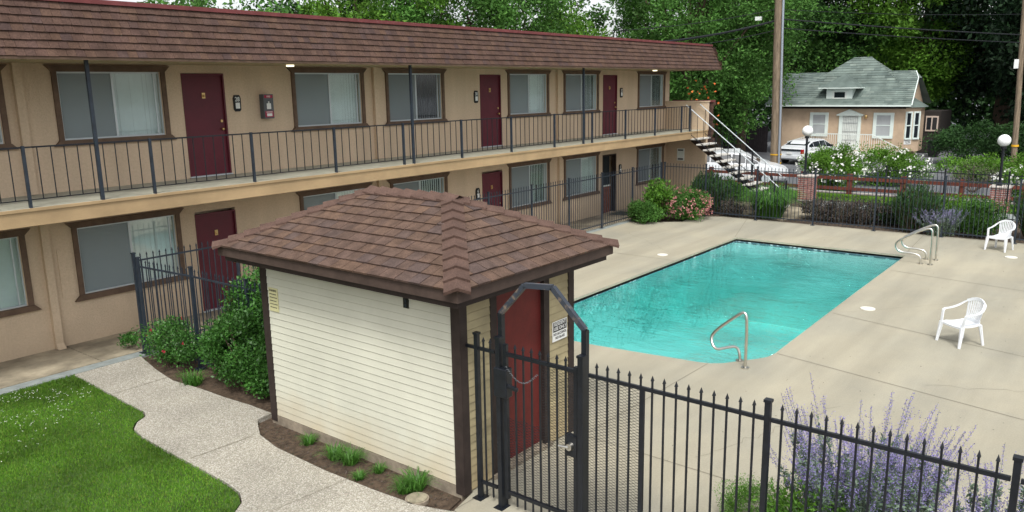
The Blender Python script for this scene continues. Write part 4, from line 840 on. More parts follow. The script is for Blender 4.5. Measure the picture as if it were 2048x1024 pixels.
# ------------------------------------------------------------------ picket fences
def pbar(mb, x, y, z0, z1, wd=0.016, tip=True):
    h = wd / 2; mb.box(x - h, x + h, y - h, y + h, z0, z1 - 0.055)
    k = h * 1.7; n0 = len(mb.v)
    mb.add([(x - k, y - k, z1 - 0.052), (x + k, y - k, z1 - 0.052), (x + k, y + k, z1 - 0.052), (x - k, y + k, z1 - 0.052), (x, y, z1), (x, y, z1 - 0.062)], [(0, 1, 4), (1, 2, 4), (2, 3, 4), (3, 0, 4), (1, 0, 5), (2, 1, 5), (3, 2, 5), (0, 3, 5)])
def fence_post(p, z1, par, m, wd=0.047, name='post'):
    h = wd / 2; MB().box(p[0] - h, p[0] + h, p[1] - h, p[1] + h, 0.0, z1 - 0.02).box(p[0] - h - .008, p[0] + h + .008, p[1] - h - .008, p[1] + h + .008, z1 - 0.02, z1 + 0.004).box(p[0] - .075, p[0] + .075, p[1] - .06, p[1] + .06, -0.02, 0.008).build(name, m, par)
def panel(p, q, zr, zt, m, par, step=0.117, zb=0.13, wd=0.016, z0=0.06, rw=0.028):
    p = Vector((*p, 0)); q = Vector((*q, 0)); L_ = (q - p).length; d = (q - p) / L_; mb = MB()
    for z in (zr, zb): mb.bar(p + d * 0.03 + Vector((0, 0, z)), q - d * 0.03 + Vector((0, 0, z)), rw, rw + 0.006)
    nn = int(round(L_ / step))
    for i in range(1, nn): c = p + d * (L_ * i / nn); pbar(mb, c.x, c.y, z0, zt, wd)
    return mb.build('picket_panel', m, par)
def fence(name, label, posts, zr, zt, zp, m, group, bays=None):
    t = thing(name, label, 'fence', (posts[0][0], posts[0][1], 0), group)
    for p in posts: fence_post(p, zp, t, m, 0.046)
    for i in range(len(posts) - 1):
        if bays is None or bays[i]: panel(posts[i], posts[i + 1], zr, zt, m, t, 0.115, wd=0.0135, rw=0.022)
    return t
FXX = 6.10
G_ = 'metal picket fences round the pool'
ff = thing('picket_fence', 'black spiked picket fence crossing the foreground in front of the pool deck', 'fence', (FXX, 2.2, 0), G_)
for y in (5.37, 2.2, 0.45, -1.3): fence_post((FXX, y), 1.915, ff, 'black_metal')
panel((FXX, 5.37), (FXX, 5.09), 1.745, 1.885, 'black_metal', ff, 0.105, 0.2); panel((FXX, 3.98), (FXX, 2.2), 1.745, 1.89, 'black_metal', ff); panel((FXX, 2.2), (FXX, 0.45), 1.745, 1.905, 'black_metal', ff); panel((FXX, 0.45), (FXX, -1.3), 1.745, 1.905, 'black_metal', ff)
MB().bar((FXX, 5.37, 1.745), (FXX, 5.55 - .03, 1.745), 0.028, 0.034).build('wall_stub', 'black_metal', ff)
MB().box(FXX - 0.012, FXX + 0.012, 3.345, 3.385, 0.05, 1.74).build('flat_bar', 'black_metal', ff)
def mesh_screen(y0, y1, z0, z1, x, par, nm='mesh_screen'):
    mb = MB(); s_ = 0.030; sl_ = 0.42; W_ = y1 - y0; H_ = z1 - z0; t_ = 0.0016
    for sg in (1, -1):
        c = -W_ * sl_ - 0.0
        while c < H_ + W_ * sl_:
            pts = []
            # line z = c + sg*sl*(y) in local coords, clip to rect
            f = (lambda u: c + sl_ * u) if sg > 0 else (lambda u: c - sl_ * u + 0)
            ua, ub = 0.0, W_; za, zb_ = f(ua), f(ub)
            if (za < 0 and zb_ < 0) or (za > H_ and zb_ > H_): c += s_; continue
            def cl(u, z_, uo, zo):
                if z_ < 0: tt = (0 - z_) / (zo - z_); return u + (uo - u) * tt, 0
                if z_ > H_: tt = (H_ - z_) / (zo - z_); return u + (uo - u) * tt, H_
                return u, z_
            a = cl(ua, za, ub, zb_); b = cl(ub, zb_, ua, za)
            ya, yb = y0 + a[0], y0 + b[0]; A = (z0 + a[1], z0 + b[1])
            mb.add([(x, ya, A[0] - t_), (x, yb, A[1] - t_), (x, yb, A[1] + t_), (x, ya, A[0] + t_), (x + 0.002, ya, A[0] - t_), (x + 0.002, yb, A[1] - t_), (x + 0.002, yb, A[1] + t_), (x + 0.002, ya, A[0] + t_)], [(0, 3, 2, 1), (4, 5, 6, 7), (3, 7, 6, 2), (0, 1, 5, 4)])
            c += s_
    return mb.build(nm, 'black_metal', par)
mesh_screen(3.385, 3.97, 0.14, 1.73, FXX + 0.014, ff)
# gate with arch
gt = thing('pool_gate', 'black arched pedestrian gate with chain and lock beside the shed', 'gate', (FXX, 4.52, 0))
fence_post((FXX - .02, 5.05), 1.93, gt, 'black_metal', 0.055); fence_post((FXX - .02, 4.02), 1.93, gt, 'black_metal', 0.06)
ar = MB(); AP = [(5.06, 1.90), (5.06, 2.17), (4.745, 2.51), (4.40, 2.54), (4.02, 2.17), (4.02, 1.90)]
def bend(mb, pts, w_, x):
    for (a, b), (c, d) in zip(pts, pts[1:]): mb.bar((x, a, b), (x, c, d), w_, w_)
for yy in (5.06, 4.02): up_ = MB().box(FXX + .012, FXX + .068, yy - .028, yy + .028, 0.0, 2.175).build('upright', 'black_metal', gt)
arch = gt
a2 = MB(); bend(a2, AP[1:5], 0.052, FXX + 0.04); a2.build('arch', 'rust_metal', gt)
lf = MB().box(FXX - .02, FXX + .02, 4.955, 5.0, 0.12, 1.86).box(FXX - .02, FXX + .02, 4.075, 4.115, 0.12, 1.80)
for z in (1.735, 0.175): lf.box(FXX - .018, FXX + .018, 4.115, 4.955, z, z + 0.036)
leaf = lf.build('gate_leaf', 'black_metal', gt)
pk = MB()
for i in range(1, 8): pbar(pk, FXX, 4.955 - 0.84 * i / 8, 0.06, 1.885, 0.016)
pk.build('pickets', 'black_metal', leaf)
mesh_screen(4.115, 4.955, 0.21, 1.05, FXX + 0.014, leaf); mesh_screen(4.115, 4.52, 1.055, 1.73, FXX + 0.014, leaf)
lk = MB().box(FXX - .035, FXX + .03, 4.07, 4.20, 0.86, 1.08).build('lock_box', 'black_metal', gt)
MB().tube([(FXX - .035, 4.14, 0.97), (FXX - .075, 4.14, 0.97)], [0.045, 0.035], 14).tube([(FXX - .075, 4.14, 0.97), (FXX - .085, 4.25, 0.965)], [0.016, 0.012], 8).build('handle', 'steel', lk, smooth=True)
MB().box(FXX - .06, FXX + .05, 4.93, 5.10, 1.28, 1.60).bar((FXX - .03, 4.93, 1.42), (FXX - .03, 4.80, 1.40), 0.035, 0.045).build('closer', 'black_metal', gt, bevel=0.01)
ch = MB()
for i in range(22):
    u = i / 21; y = 4.95 - 0.40 * u; z = 1.62 - 0.13 * math.sin(math.pi * u) ; a = 0.014
    ch.tube([(FXX - .03, y + a, z), (FXX - .03 + (a * .7 if i % 2 else 0), y, z + (0 if i % 2 else a * .7)), (FXX - .03, y - a, z)], 0.0035, 5)
ch.build('chain', 'fire_steel', gt)

fence('picket_fence', 'blue grey picket fence running along the apartment walkway behind the shed', [(6.42, 13.45), (8.4, 13.45), (10.3, 13.45), (12.15, 13.45), (14.0, 13.45), (15.9, 13.45), (17.78, 13.45), (19.65, 13.45), (21.5, 13.45), (23.42, 13.45), (25.45, 13.45)], 1.645, 1.78, 1.79, 'blue_metal', G_)
fence('picket_fence', 'short blue grey fence bay between walkway corner and shed above the big bush', [(6.44, 13.36), (6.56, 11.88), (6.60, 10.4), (6.60, 9.13)], 1.56, 1.70, 1.72, 'blue_metal', G_)
fence('picket_fence', 'blue grey picket fence along the far end of the pool deck', [(25.6, 13.4), (25.6, 11.82), (25.6, 10.0), (25.6, 8.12), (25.6, 6.28), (25.6, 4.43), (25.6, 2.6), (25.6, 0.8), (25.6, -1.0)], 1.645, 1.78, 1.79, 'blue_metal', G_)
fence('picket_fence', 'second black picket fence beyond the purple lavender far behind the pool', [(29.2, 6.9), (29.2, 5.1), (29.2, 3.3), (29.2, 1.5)], 1.5, 1.62, 1.64, 'black_metal', G_)

# ------------------------------------------------------------------ pool rails
def smooth_path(pts, it=2):
    pts = [Vector(p) for p in pts]
    for _ in range(it):
        o = [pts[0]]
        for a, b in zip(pts, pts[1:]): o += [a.lerp(b, 0.25), a.lerp(b, 0.75)]
        o.append(pts[-1]); pts = o
    return pts
prof = [(0, 0), (0, .74), (.03, .92), (.22, .87), (.74, .56), (.84, .42), (.74, .25), (.40, .25), (.23, .20), (.22, 0)]
def rail_thing(label, x, y):
    t = thing('pool_hand_rail', label, 'handrail', (x, y, 0), 'stainless rails at the pool edge')
    MB().tube(smooth_path([(x, y + a, b) for a, b in prof]), 0.025, 10).build('tube', 'steel', t, smooth=True)
    for a in (0, .22): MB().cyl(x, y + a, 0, 0.018, 0.062, 20).build('flange', 'steel', t)
rail_thing('nearer of two parallel bent steel ladder rails at the far right pool corner', 21.44, 3.89)
rail_thing('farther of two parallel bent steel ladder rails at the far right pool corner', 22.08, 3.89)
t = thing('pool_hand_rail', 'single bent steel hand rail standing at the near pool corner', 'handrail', (11.76, 4.65, 0), 'stainless rails at the pool edge')
MB().tube(smooth_path([(11.76, 4.65, 0), (11.76, 4.65, .80), (11.78, 4.70, .93), (11.77, 4.83, .84), (11.72, 5.17, .54), (11.68, 5.22, .40), (11.60, 5.10, .26), (11.85, 5.02, .25), (12.05, 4.92, .24), (12.04, 4.86, .12), (12.04, 4.86, 0)]), 0.024, 10).build('tube', 'steel', t, smooth=True)
for a in ((11.76, 4.65), (12.04, 4.86)): MB().cyl(*a, 0, 0.018, 0.066, 20).build('flange', 'steel', t)

# ------------------------------------------------------------------ plastic chairs
def chair(label, loc, yaw_):
    t = thing('plastic_chair', label, 'chair', (0, 0, 0), 'white plastic chairs on the pool deck')
    m = 'white_plastic'
    s = MB()
    nx, ny = 6, 6; top = []; 
    for i in range(nx + 1):
        for j in range(ny + 1):
            u = i / nx; v_ = j / ny * 2 - 1; x = 0.24 - 0.46 * u; hw = 0.235 - 0.035 * u; z = 0.415 - 0.02 * math.sin(math.pi * u) + 0.012 * v_ * v_ - 0.035 * (1 - min(1, u * 6)) * (1 if u < .17 else 0) - 0.01 * u
            top.append((x, v_ * hw, z))
    fs = [(i * 7 + j, i * 7 + j + 1, (i + 1) * 7 + j + 1, (i + 1) * 7 + j) for i in range(nx) for j in range(ny)]
    s.add(top, fs).add([(a, b, c - 0.022) for a, b, c in top], [f[::-1] for f in fs])
    rim = [i * 7 for i in range(7)] + [42 + j for j in range(1, 7)] + [i * 7 + 6 for i in range(5, -1, -1)] + [j for j in range(5, 0, -1)]
    s.add([top[k] for k in rim] + [(top[k][0], top[k][1], top[k][2] - 0.035) for k in rim], [(i, (i + 1) % len(rim), len(rim) + (i + 1) % len(rim), len(rim) + i) for i in range(len(rim))])
    s.build('seat', m, t)
    for sy in (-1, 1):
        l = MB().bar((0.285, sy * 0.27, 0), (0.235, sy * 0.245, 0.39), 0.045, 0.022, 0.085, 0.028, upv=(1, 0, 0)).bar((0.285, sy * 0.27, 0), (0.225, sy * 0.250, 0.39), 0.018, 0.05, 0.02, 0.075, upv=(1, 0, 0)); l.build('leg', m, t)
        l = MB().bar((-0.275, sy * 0.235, 0), (-0.205, sy * 0.20, 0.40), 0.04, 0.02, 0.07, 0.026, upv=(1, 0, 0)).bar((-0.275, sy * 0.238, 0), (-0.205, sy * 0.205, 0.40), 0.018, 0.045, 0.02, 0.06, upv=(1, 0, 0)); l.build('leg', m, t)
        a = MB(); P_ = smooth_path([(0.235, sy * 0.245, 0.39), (0.205, sy * 0.265, 0.60), (0.17, sy * 0.275, 0.635), (0.0, sy * 0.285, 0.635), (-0.14, sy * 0.275, 0.67), (-0.23, sy * 0.235, 0.74), (-0.275, sy * 0.19, 0.785)], 1)
        for p, q in zip(P_, P_[1:]): a.bar(p, q + (q - p) * 0.08, 0.050, 0.016, upv=(0, 0, 1) if p.z > 0.6 else (1, 0, 0))
        a.build('armrest', m, t)
    bk = MB(); P_ = smooth_path([(-0.27, -0.20, 0.775), (-0.31, -0.10, 0.83), (-0.32, 0, 0.845), (-0.31, 0.10, 0.83), (-0.27, 0.20, 0.775)], 1)
    for p, q in zip(P_, P_[1:]): bk.bar(p, q + (q - p) * 0.05, 0.022, 0.055)
    bk.bar((-0.222, -0.17, 0.44), (-0.222, 0.17, 0.44), 0.018, 0.06)
    for k in range(9):
        u = (k - 4) / 4; zt_ = 0.83 - 0.06 * u * u; bk.bar((-0.222, u * 0.145, 0.45), (-0.262 - 0.02 * (1 - u * u), u * 0.165, 0.64), 0.024 if abs(u) < 1 else 0.03, 0.010, upv=(1, 0, 0)); bk.bar((-0.262 - 0.02 * (1 - u * u), u * 0.165, 0.64), (-0.295 - 0.02 * (1 - u * u), u * 0.19, zt_), 0.026 if abs(u) < 1 else 0.034, 0.010, upv=(1, 0, 0))
    bk.build('backrest', m, t)
    t.location = loc; t.rotation_euler = (0, 0, R(yaw_)); t.scale = (.93, .93, .9); return t
chair('white plastic armchair alone on open deck near the right edge', (15.12, 2.16, 0), 143)
chair('white plastic armchair at the far deck edge against the dark shrubs', (24.42, 2.80, 0), 163)

# ------------------------------------------------------------------ lamps, pillars, rail fence
def brick_pillar(label, x, y, hh, w_=0.56):
    t = thing('brick_pillar', label, 'pillar', (x, y, 0), 'brick pillars by the rail fence'); MB().box(x - w_ / 2 + .012, x + w_ / 2 - .012, y - w_ / 2 + .012, y + w_ / 2 - .012, -0.05, hh - 0.03).build('core', 'mortar', t)
    mb = MB(); rr = random.Random(int(y * 10)); z = 0.0; r_ = 0; hb = 0.062
    while z < hh - 0.08:
        nb = 3; bl = w_ / nb; off = 0 if r_ % 2 else bl / 2
        for s_ in range(4):
            k = -1
            while k * bl + off < w_:
                a = max(0, k * bl + off) + 0.008; b = min(w_, (k + 1) * bl + off) - 0.008; k += 1
                if b - a < 0.03: continue
                e = rr.uniform(0, 0.012)
                if s_ == 0: mb.box(x - w_ / 2 + a, x - w_ / 2 + b, y - w_ / 2 - e, y - w_ / 2 + .05, z + .020, z + hb)
                if s_ == 1: mb.box(x - w_ / 2 + a, x - w_ / 2 + b, y + w_ / 2 - .05, y + w_ / 2 + e, z + .020, z + hb)
                if s_ == 2: mb.box(x - w_ / 2 - e, x - w_ / 2 + .05, y - w_ / 2 + a, y - w_ / 2 + b, z + .020, z + hb)
                if s_ == 3: mb.box(x + w_ / 2 - .05, x + w_ / 2 + e, y - w_ / 2 + a, y - w_ / 2 + b, z + .020, z + hb)
        z += 0.078; r_ += 1
    mb.build('bricks', 'brick', t)
    MB().box(x - w_ / 2 - .04, x + w_ / 2 + .04, y - w_ / 2 - .04, y + w_ / 2 + .04, hh - 0.04, hh + 0.02).build('cap', 'mortar', t, bevel=0.015)
brick_pillar('brick pillar with pale cap under the left globe lamp', 31.5, 10.28, 0.93); brick_pillar('brick pillar with pale cap under the right globe lamp', 31.8, 3.80, 0.87)
def globe_lamp(label, x, y, z0, zc):
    t = thing('globe_lamp', label, 'street lamp', (x, y, z0), 'white globe lamps')
    MB().cyl(x, y, z0, zc - 0.22, 0.045, 12).cyl(x, y, z0, z0 + 0.12, 0.09, 12).cyl(x, y, zc - 0.28, zc - 0.20, 0.09, 14).build('pole', 'black_metal', t)
    MB().sphere((x, y, zc), 0.205, 24, 16).build('globe', 'globe', t, smooth=True)
globe_lamp('white globe lamp in front of the parked car and tan house', 31.5, 10.40, 0.95, 2.64); globe_lamp('white globe lamp by the dark trees near the right edge', 31.8, 3.86, 0.89, 2.43)
rfn = thing('rail_fence', 'low red brown post and rail fence along the parking area', 'fence', (34, 9.4, -0.05))
for y in (19.6, 17.5, 15.45, 13.3, 11.3, 9.4, 7.38, 5.34, 3.3, 1.3, -0.8): MB().box(33.93, 34.07, y - .09, y + .09, -0.1, 0.80).build('post', 'redwood', rfn)
for z in (0.55, 0.13): MB().box(33.90, 33.935, -0.8, 19.6, z, z + 0.13).build('rail', 'redwood', rfn)

# ------------------------------------------------------------------ utility poles and wires
up1 = thing('utility_pole', 'tall weathered wooden utility pole with yellow bands and grey conduit', 'utility pole', (40, 14.8, -0.25))
MB().tube([(40, 14.70, -0.4), (40, 14.78, 3), (40, 14.90, 7), (40, 15.0, 13)], [0.27, 0.25, 0.235, 0.21], 14).build('shaft', 'pole_wood', up1, smooth=True)
MB().tube([(39.78, 14.46, -0.3), (39.78, 14.52, 3), (39.80, 14.64, 7), (39.8, 14.75, 12.5)], 0.055, 8).build('conduit', 'conduit', up1, smooth=True)
for z in (0.92, 0.49, 0.05): MB().cyl(40, 14.72, z, z + 0.06, 0.278, 16).build('yellow_band', 'pole_yellow', up1)
up2 = thing('utility_pole', 'farther brown wooden utility pole against the dark trees on the right', 'utility pole', (48, 5.3, -0.25))
MB().tube([(48, 5.30, -0.4), (48, 5.40, 3), (48, 5.52, 6), (48, 5.72, 12)], [0.145, 0.135, 0.125, 0.115], 12).build('shaft', 'pole_wood', up2, smooth=True)
MB().box(47.8, 47.85, 5.55, 5.75, 5.0, 5.45).build('tag_plate', 'sign_white', up2); MB().cyl(48, 5.33, 1.1, 1.2, 0.172, 12).build('band', 'pole_yellow', up2)
def wire(label, a, b, sag, r, nseg=14, extra=None):
    a = Vector(a); b = Vector(b); pts = [a.lerp(b, i / nseg) - Vector((0, 0, sag * 4 * (i / nseg) * (1 - i / nseg))) for i in range(nseg + 1)]
    tag(MB().tube(pts, r, 6).build('overhead_wire', 'wire', org=a), label, 'wire', 'overhead wires')
wire('upper thin overhead wire from the tall pole past the house roof', (40, 14.85, 8.0), (48, 5.5, 7.62), 0.12, 0.012)
wire('thick middle overhead wire from the tall pole past the house roof', (40, 14.82, 7.55), (48, 5.5, 6.62), 0.06, 0.03)
wire('lower overhead wire from the tall pole crossing above the house ridge', (40, 14.80, 7.12), (48, 5.5, 6.25), 0.06, 0.022)
wire('upper thin overhead wire leaving the right edge beyond the far pole', (48, 5.5, 7.62), (62, -11, 8.4), 0.1, 0.012); wire('thick overhead wire leaving the right edge beyond the far pole', (48, 5.5, 6.62), (62, -11, 7.0), 0.06, 0.03)
wire('upper overhead wire with white box from the tall pole towards the apartment roof', (39.8, 15.1, 8.0), (32, 19.5, 6.9), 0.15, 0.016)
wire('thick bundled overhead cable from the tall pole towards the apartment roof', (39.8, 15.1, 7.45), (32.5, 18.3, 6.3), 0.15, 0.05)
wire('lowest overhead wire left of the tall pole towards the apartment roof', (39.8, 15.1, 7.0), (33.5, 17.6, 6.1), 0.1, 0.018)
t = tag(MB().box(39.3, 39.42, 15.55, 15.85, 7.5, 7.68).build('cable_box', 'white_paint', org=(39.4, 15.6, 7.5)), 'small white splice box hanging on the wire left of the pole', 'cable box')

# ------------------------------------------------------------------ tan house with green roof
H_ = thing('bungalow', 'tan bungalow with green shingle roof, dormer and white trimmed windows', 'house', (55, 16, -0.25))
WX = 55.0
hw = MB().box(WX, 59.8, 12.2, 20.6, -0.3, 3.05); hw.build('wall', 'house_wall', H_)
MB().box(WX - 0.02, WX - 0.001, 12.15, 20.6, 2.78, 3.04).build('frieze', 'house_dark', H_)
RXh, RZh = 59.0, 5.15; e0 = (54.45, 3.02)
rr = random.Random(8); hr = MB()
Aq = [Vector((54.45, 20.9, 3.02)), Vector((54.45, 11.75, 3.02)), Vector((56.6, 11.95, 4.68)), Vector((57.2, 12.25, 5.13)), Vector((57.2, 20.9, 5.13))]
hr.add(Aq, [(0, 1, 2, 3, 4)])
Uv = Vector((0, -1, 0)); Vv = (Vector((57.2, 20.9, 5.13)) - Aq[0]); hh = Vv.length
shingles(hr, Aq[0], Uv, Vv, 9.15, hh, 0.2, 0.55, [(-1, -0.20 / (hh * .78), 9.15), (-1, -0.30 / (hh * .22) , 8.95 + 0.30 / .22 * .78)], rr, 0.03, 0.5)
hr.add([(60.2, 20.9, 3.02), (57.2, 20.9, 5.13), (57.2, 12.25, 5.13), (57.8, 11.95, 4.68), (60.2, 11.75, 3.02)], [(0, 1, 2, 3, 4)]); hr.add([(57.2, 12.25, 5.13), (56.6, 11.95, 4.68), (57.8, 11.95, 4.68)], [(0, 1, 2)])
hroof = hr.build('roof', 'green_shingle', H_)
MB().add([(56.65, 12.19, 4.62), (57.75, 12.19, 4.62), (59.8, 12.19, 3.02), (54.8, 12.19, 3.02)], [(0, 1, 2, 3)]).build('gable', 'house_wall', H_)
MB().box(54.40, 54.46, 11.75, 20.9, 2.93, 3.03).build('gutter', 'house_white', hroof)
MB().bar((54.45, 11.72, 2.98), (56.6, 11.92, 4.64), 0.05, 0.12).bar((56.6, 11.92, 4.64), (57.2, 12.22, 5.10), 0.05, 0.1).build('rake_board', 'house_white', hroof)
# raised hip in the middle
py = MB(); pk0, pk1 = Vector((57.3, 16.10, 6.08)), Vector((57.3, 14.98, 6.02)); bb_ = [Vector((56.0, 18.9, 4.2)), Vector((56.0, 12.7, 4.2)), Vector((59.2, 12.7, 4.2)), Vector((59.2, 18.9, 4.2))]
py.add([*bb_, pk0, pk1], [(0, 1, 5, 4), (1, 2, 5), (2, 3, 4, 5), (3, 0, 4)])
def fs2(P, Q, A_, B_):
    U = (Q - P).normalized(); Wd_ = (Q - P).length; a = A_ - P; au = a.dot(U); Vq = (a - U * au); hq = Vq.length; bu = (B_ - P).dot(U)
    shingles(py, P, U, Vq, Wd_, hq, 0.2, 0.55, [(1, -au / hq, 0), (-1, -(Wd_ - bu) / hq, Wd_)], rr, 0.03, 0.5)
fs2(bb_[0], bb_[1], pk0, pk1); fs2(bb_[1], bb_[2], pk1, pk1)
py.build('raised_hip', 'green_shingle', hroof)
# dormer
dm = MB().box(54.93, 57, 15.42, 17.05, 3.32, 4.10).build('dormer', 'house_white', hroof)
dr2 = MB().add([(54.62, 17.5, 4.14), (54.62, 14.95, 4.14), (57.4, 14.95, 4.14), (57.4, 17.5, 4.14), (56.0, 16.2, 5.0), (57.4, 16.2, 5.0)], [(0, 1, 4), (1, 2, 5, 4), (3, 0, 4, 5)]); dr2.build('dormer_roof', 'green_shingle', dm)
MB().box(54.60, 57, 14.93, 17.52, 4.07, 4.135).build('dormer_eave', 'house_white', dm)
MB().box(54.90, 54.93, 15.87, 16.53, 3.49, 3.84).build('dormer_window', 'car_glass', dm)
MB().box(54.89, 54.93, 16.54, 16.68, 3.42, 3.92).box(54.89, 54.93, 15.72, 15.86, 3.42, 3.92).box(54.89, 54.93, 15.86, 16.54, 3.42, 3.485).build('dormer_trim', 'white_paint', dm)
def hwin(y0, y1, z0, z1):
    f = MB(); y = WX
    f.box(WX - .06, WX, y0, y0 + .2, z0, z1).box(WX - .06, WX, y1 - .2, y1, z0, z1).box(WX - .06, WX, y0 + .2, y1 - .2, z1 - .16, z1).box(WX - .08, WX, y0 - .0, y1 + .0, z0 - 0.02, z0 + .14).box(WX - .05, WX - .01, y0 + .2, y1 - .2, (z0 + z1) / 2 - .02, (z0 + z1) / 2 + .03)
    w_ = f.build('window', 'house_white', H_); MB().box(WX - .03, WX - .02, y0 + .2, y1 - .2, z0 + .14, z1 - .16).build('pane', 'blind_grey', w_)
hwin(16.83, 18.04, 0.98, 2.53); hwin(12.79, 14.02, 0.93, 2.53)
dd = MB().box(WX - .05, WX - .01, 14.93, 15.92, 0.12, 2.32).build('door', 'white_paint', H_)
sec = MB()
for k in range(9): sec.box(WX - .085, WX - .07, 14.98 + k * .108, 14.995 + k * .108, 0.15, 2.3)
for z in (0.2, 0.75, 1.3, 1.85, 2.25): sec.box(WX - .085, WX - .07, 14.95, 15.90, z, z + .03)
sec.build('security_grille', 'blind_grey', dd); MB().box(WX - .09, WX, 15.92, 16.13, 0.12, 2.33).box(WX - .09, WX, 14.76, 14.93, 0.12, 2.33).build('frame', 'house_white', dd)
MB().wall_prism([(16.28, 2.33), (14.62, 2.33), (14.62, 2.40), (15.5, 2.74), (16.28, 2.40)], 'x', WX - .18, WX).build('pediment', 'house_white', H_)
ll = MB().sphere((WX - .14, 14.45, 2.28), 0.09, 10, 8, 1.4).box(WX - .14, WX, 14.43, 14.47, 2.36, 2.40).build('wall_lantern', 'brass', H_)
MB().box(53.3, 55, 13.6, 17.05, -0.25, 0.12).build('porch', 'porch_rail', H_)
for k in range(3): pass
pr = MB().box(53.28, 53.34, 13.58, 17.05, 1.20, 1.26); y = 13.6
while y < 17.06: pr.box(53.3, 53.325, y - .012, y + .012, 0.12, 1.2); y += 0.13
for (ya, yb, za, zb) in ((13.58, 12.0, 1.23, 0.45), (17.05, 18.9, 1.23, 0.65)):
    pr.bar((53.31, ya, za), (53.31, yb, zb), 0.05, 0.05); k = 1
    while abs(k * .13) < abs(yb - ya): f = k * .13 / abs(yb - ya); yy = ya + (yb - ya) * f; pr.box(53.3, 53.325, yy - .012, yy + .012, -0.2, za + (zb - za) * f); k += 1
pr.build('porch_railing', 'white_paint', H_)
bay = MB().prism([(55.05, 12.2), (56.1, 11.5), (57.6, 11.6), (58.4, 12.2)], 0.1, 2.85).build('bay', 'house_wall', H_)
MB().add([(54.8, 12.2, 2.85), (56.0, 11.3, 2.85), (57.8, 11.4, 2.85), (58.7, 12.2, 2.85), (56.2, 12.2, 3.4), (57.5, 12.2, 3.4)], [(0, 1, 4), (1, 2, 5, 4), (2, 3, 5), (3, 2, 1, 0)]).build('bay_roof', 'green_shingle', bay)
dv = Vector((1.05, -0.70, 0)); dl_ = dv.length; dn = Vector((-0.70, -1.05, 0)).normalized(); dv.normalize(); base = Vector((55.05, 12.2, 0))
for a0, a1 in ((0.06, 0.58), (0.68, 1.2)):
    f = MB(); 
    def bp_(u, z, o): return base + dv * u + dn * o + Vector((0, 0, z))
    def bbx(mb, u0, u1, z0, z1, o): mb.add([bp_(u0, z0, 0), bp_(u1, z0, 0), bp_(u1, z1, 0), bp_(u0, z1, 0), bp_(u0, z0, o), bp_(u1, z0, o), bp_(u1, z1, o), bp_(u0, z1, o)], [(0, 3, 2, 1), (4, 5, 6, 7), (0, 1, 5, 4), (1, 2, 6, 5), (2, 3, 7, 6), (3, 0, 4, 7)])
    bbx(f, a0, a0 + .1, 0.95, 2.6, .06); bbx(f, a1 - .1, a1, 0.95, 2.6, .06); bbx(f, a0 + .1, a1 - .1, 2.5, 2.6, .06); bbx(f, a0, a1, 0.85, 0.95, .09); bbx(f, a0 + .1, a1 - .1, 1.7, 1.76, .05)
    w_ = f.build('window', 'house_white', bay); f = MB(); bbx(f, a0 + .1, a1 - .1, 0.95, 2.5, .02); f.build('pane', 'car_glass', w_)
t = thing('house_number_plate', 'small white house number plate under the bungalow bay window', 'sign', tuple(base + dv * 0.4 + Vector((0, 0, .68))))
f = MB(); bbx(f, 0.08, 0.62, 0.55, 0.82, .03); f.build('board', 'sign_white', t)
text('1220', 0.22, bp_(0.35, 0.685, .035), (R(90), 0, math.atan2(dv.y, dv.x)), 'sign_black', t)
MB().box(59.0, 62.5, 10.9, 12.2, -0.2, 2.5).build('rear_wing', 'house_dark', H_)
wv_ = MB().box(58.94, 59.0, 11.0, 11.75, 1.2, 2.2).build('window', 'porch_rail', H_); MB().box(58.93, 58.94, 11.08, 11.34, 1.3, 2.1).box(58.93, 58.94, 11.42, 11.68, 1.3, 2.1).build('pane', 'car_glass', wv_)
t = thing('trash_bin', 'black wheeled trash bin beside the bungalow bay', 'trash bin', (56.2, 10.6, -0.25)); MB().add([(55.95, 10.35, -.25), (56.45, 10.35, -.25), (56.45, 10.85, -.25), (55.95, 10.85, -.25), (55.85, 10.27, .75), (56.55, 10.27, .75), (56.55, 10.93, .75), (55.85, 10.93, .75)], [(0, 3, 2, 1), (4, 5, 6, 7), (0, 1, 5, 4), (1, 2, 6, 5), (2, 3, 7, 6), (3, 0, 4, 7)]).build('body', 'sign_black', t); MB().box(55.8, 56.6, 10.22, 10.98, .75, .82).build('lid', 'car_dark', t, bevel=0.02)
# board fence
bf = thing('board_fence', 'dark weathered board fence between the bungalow and the stairs', 'fence', (55, 24, -0.25)); mb = MB(); y = 20.9; rr = random.Random(2)
while y < 32: mb.box(55 + rr.uniform(-.01, .01), 55.03, y, y + 0.14, -0.25, 1.55 + rr.uniform(-.03, .03)); y += 0.15
mb.build('boards', 'dark_board', bf); MB().box(55.03, 55.1, 20.9, 32, 0.2, 0.3).box(55.03, 55.1, 20.9, 32, 1.1, 1.2).build('rail', 'dark_board', bf)
t = thing('fence_notice', 'small blue and white notice on the dark board fence', 'sign', (54.95, 22.8, 1)); MB().box(54.95, 54.98, 22.45, 23.2, 0.62, 1.08).build('board', 'sign_blue', t); MB().box(54.93, 54.95, 22.47, 23.18, 0.86, 0.98).build('white_band', 'sign_white', t)

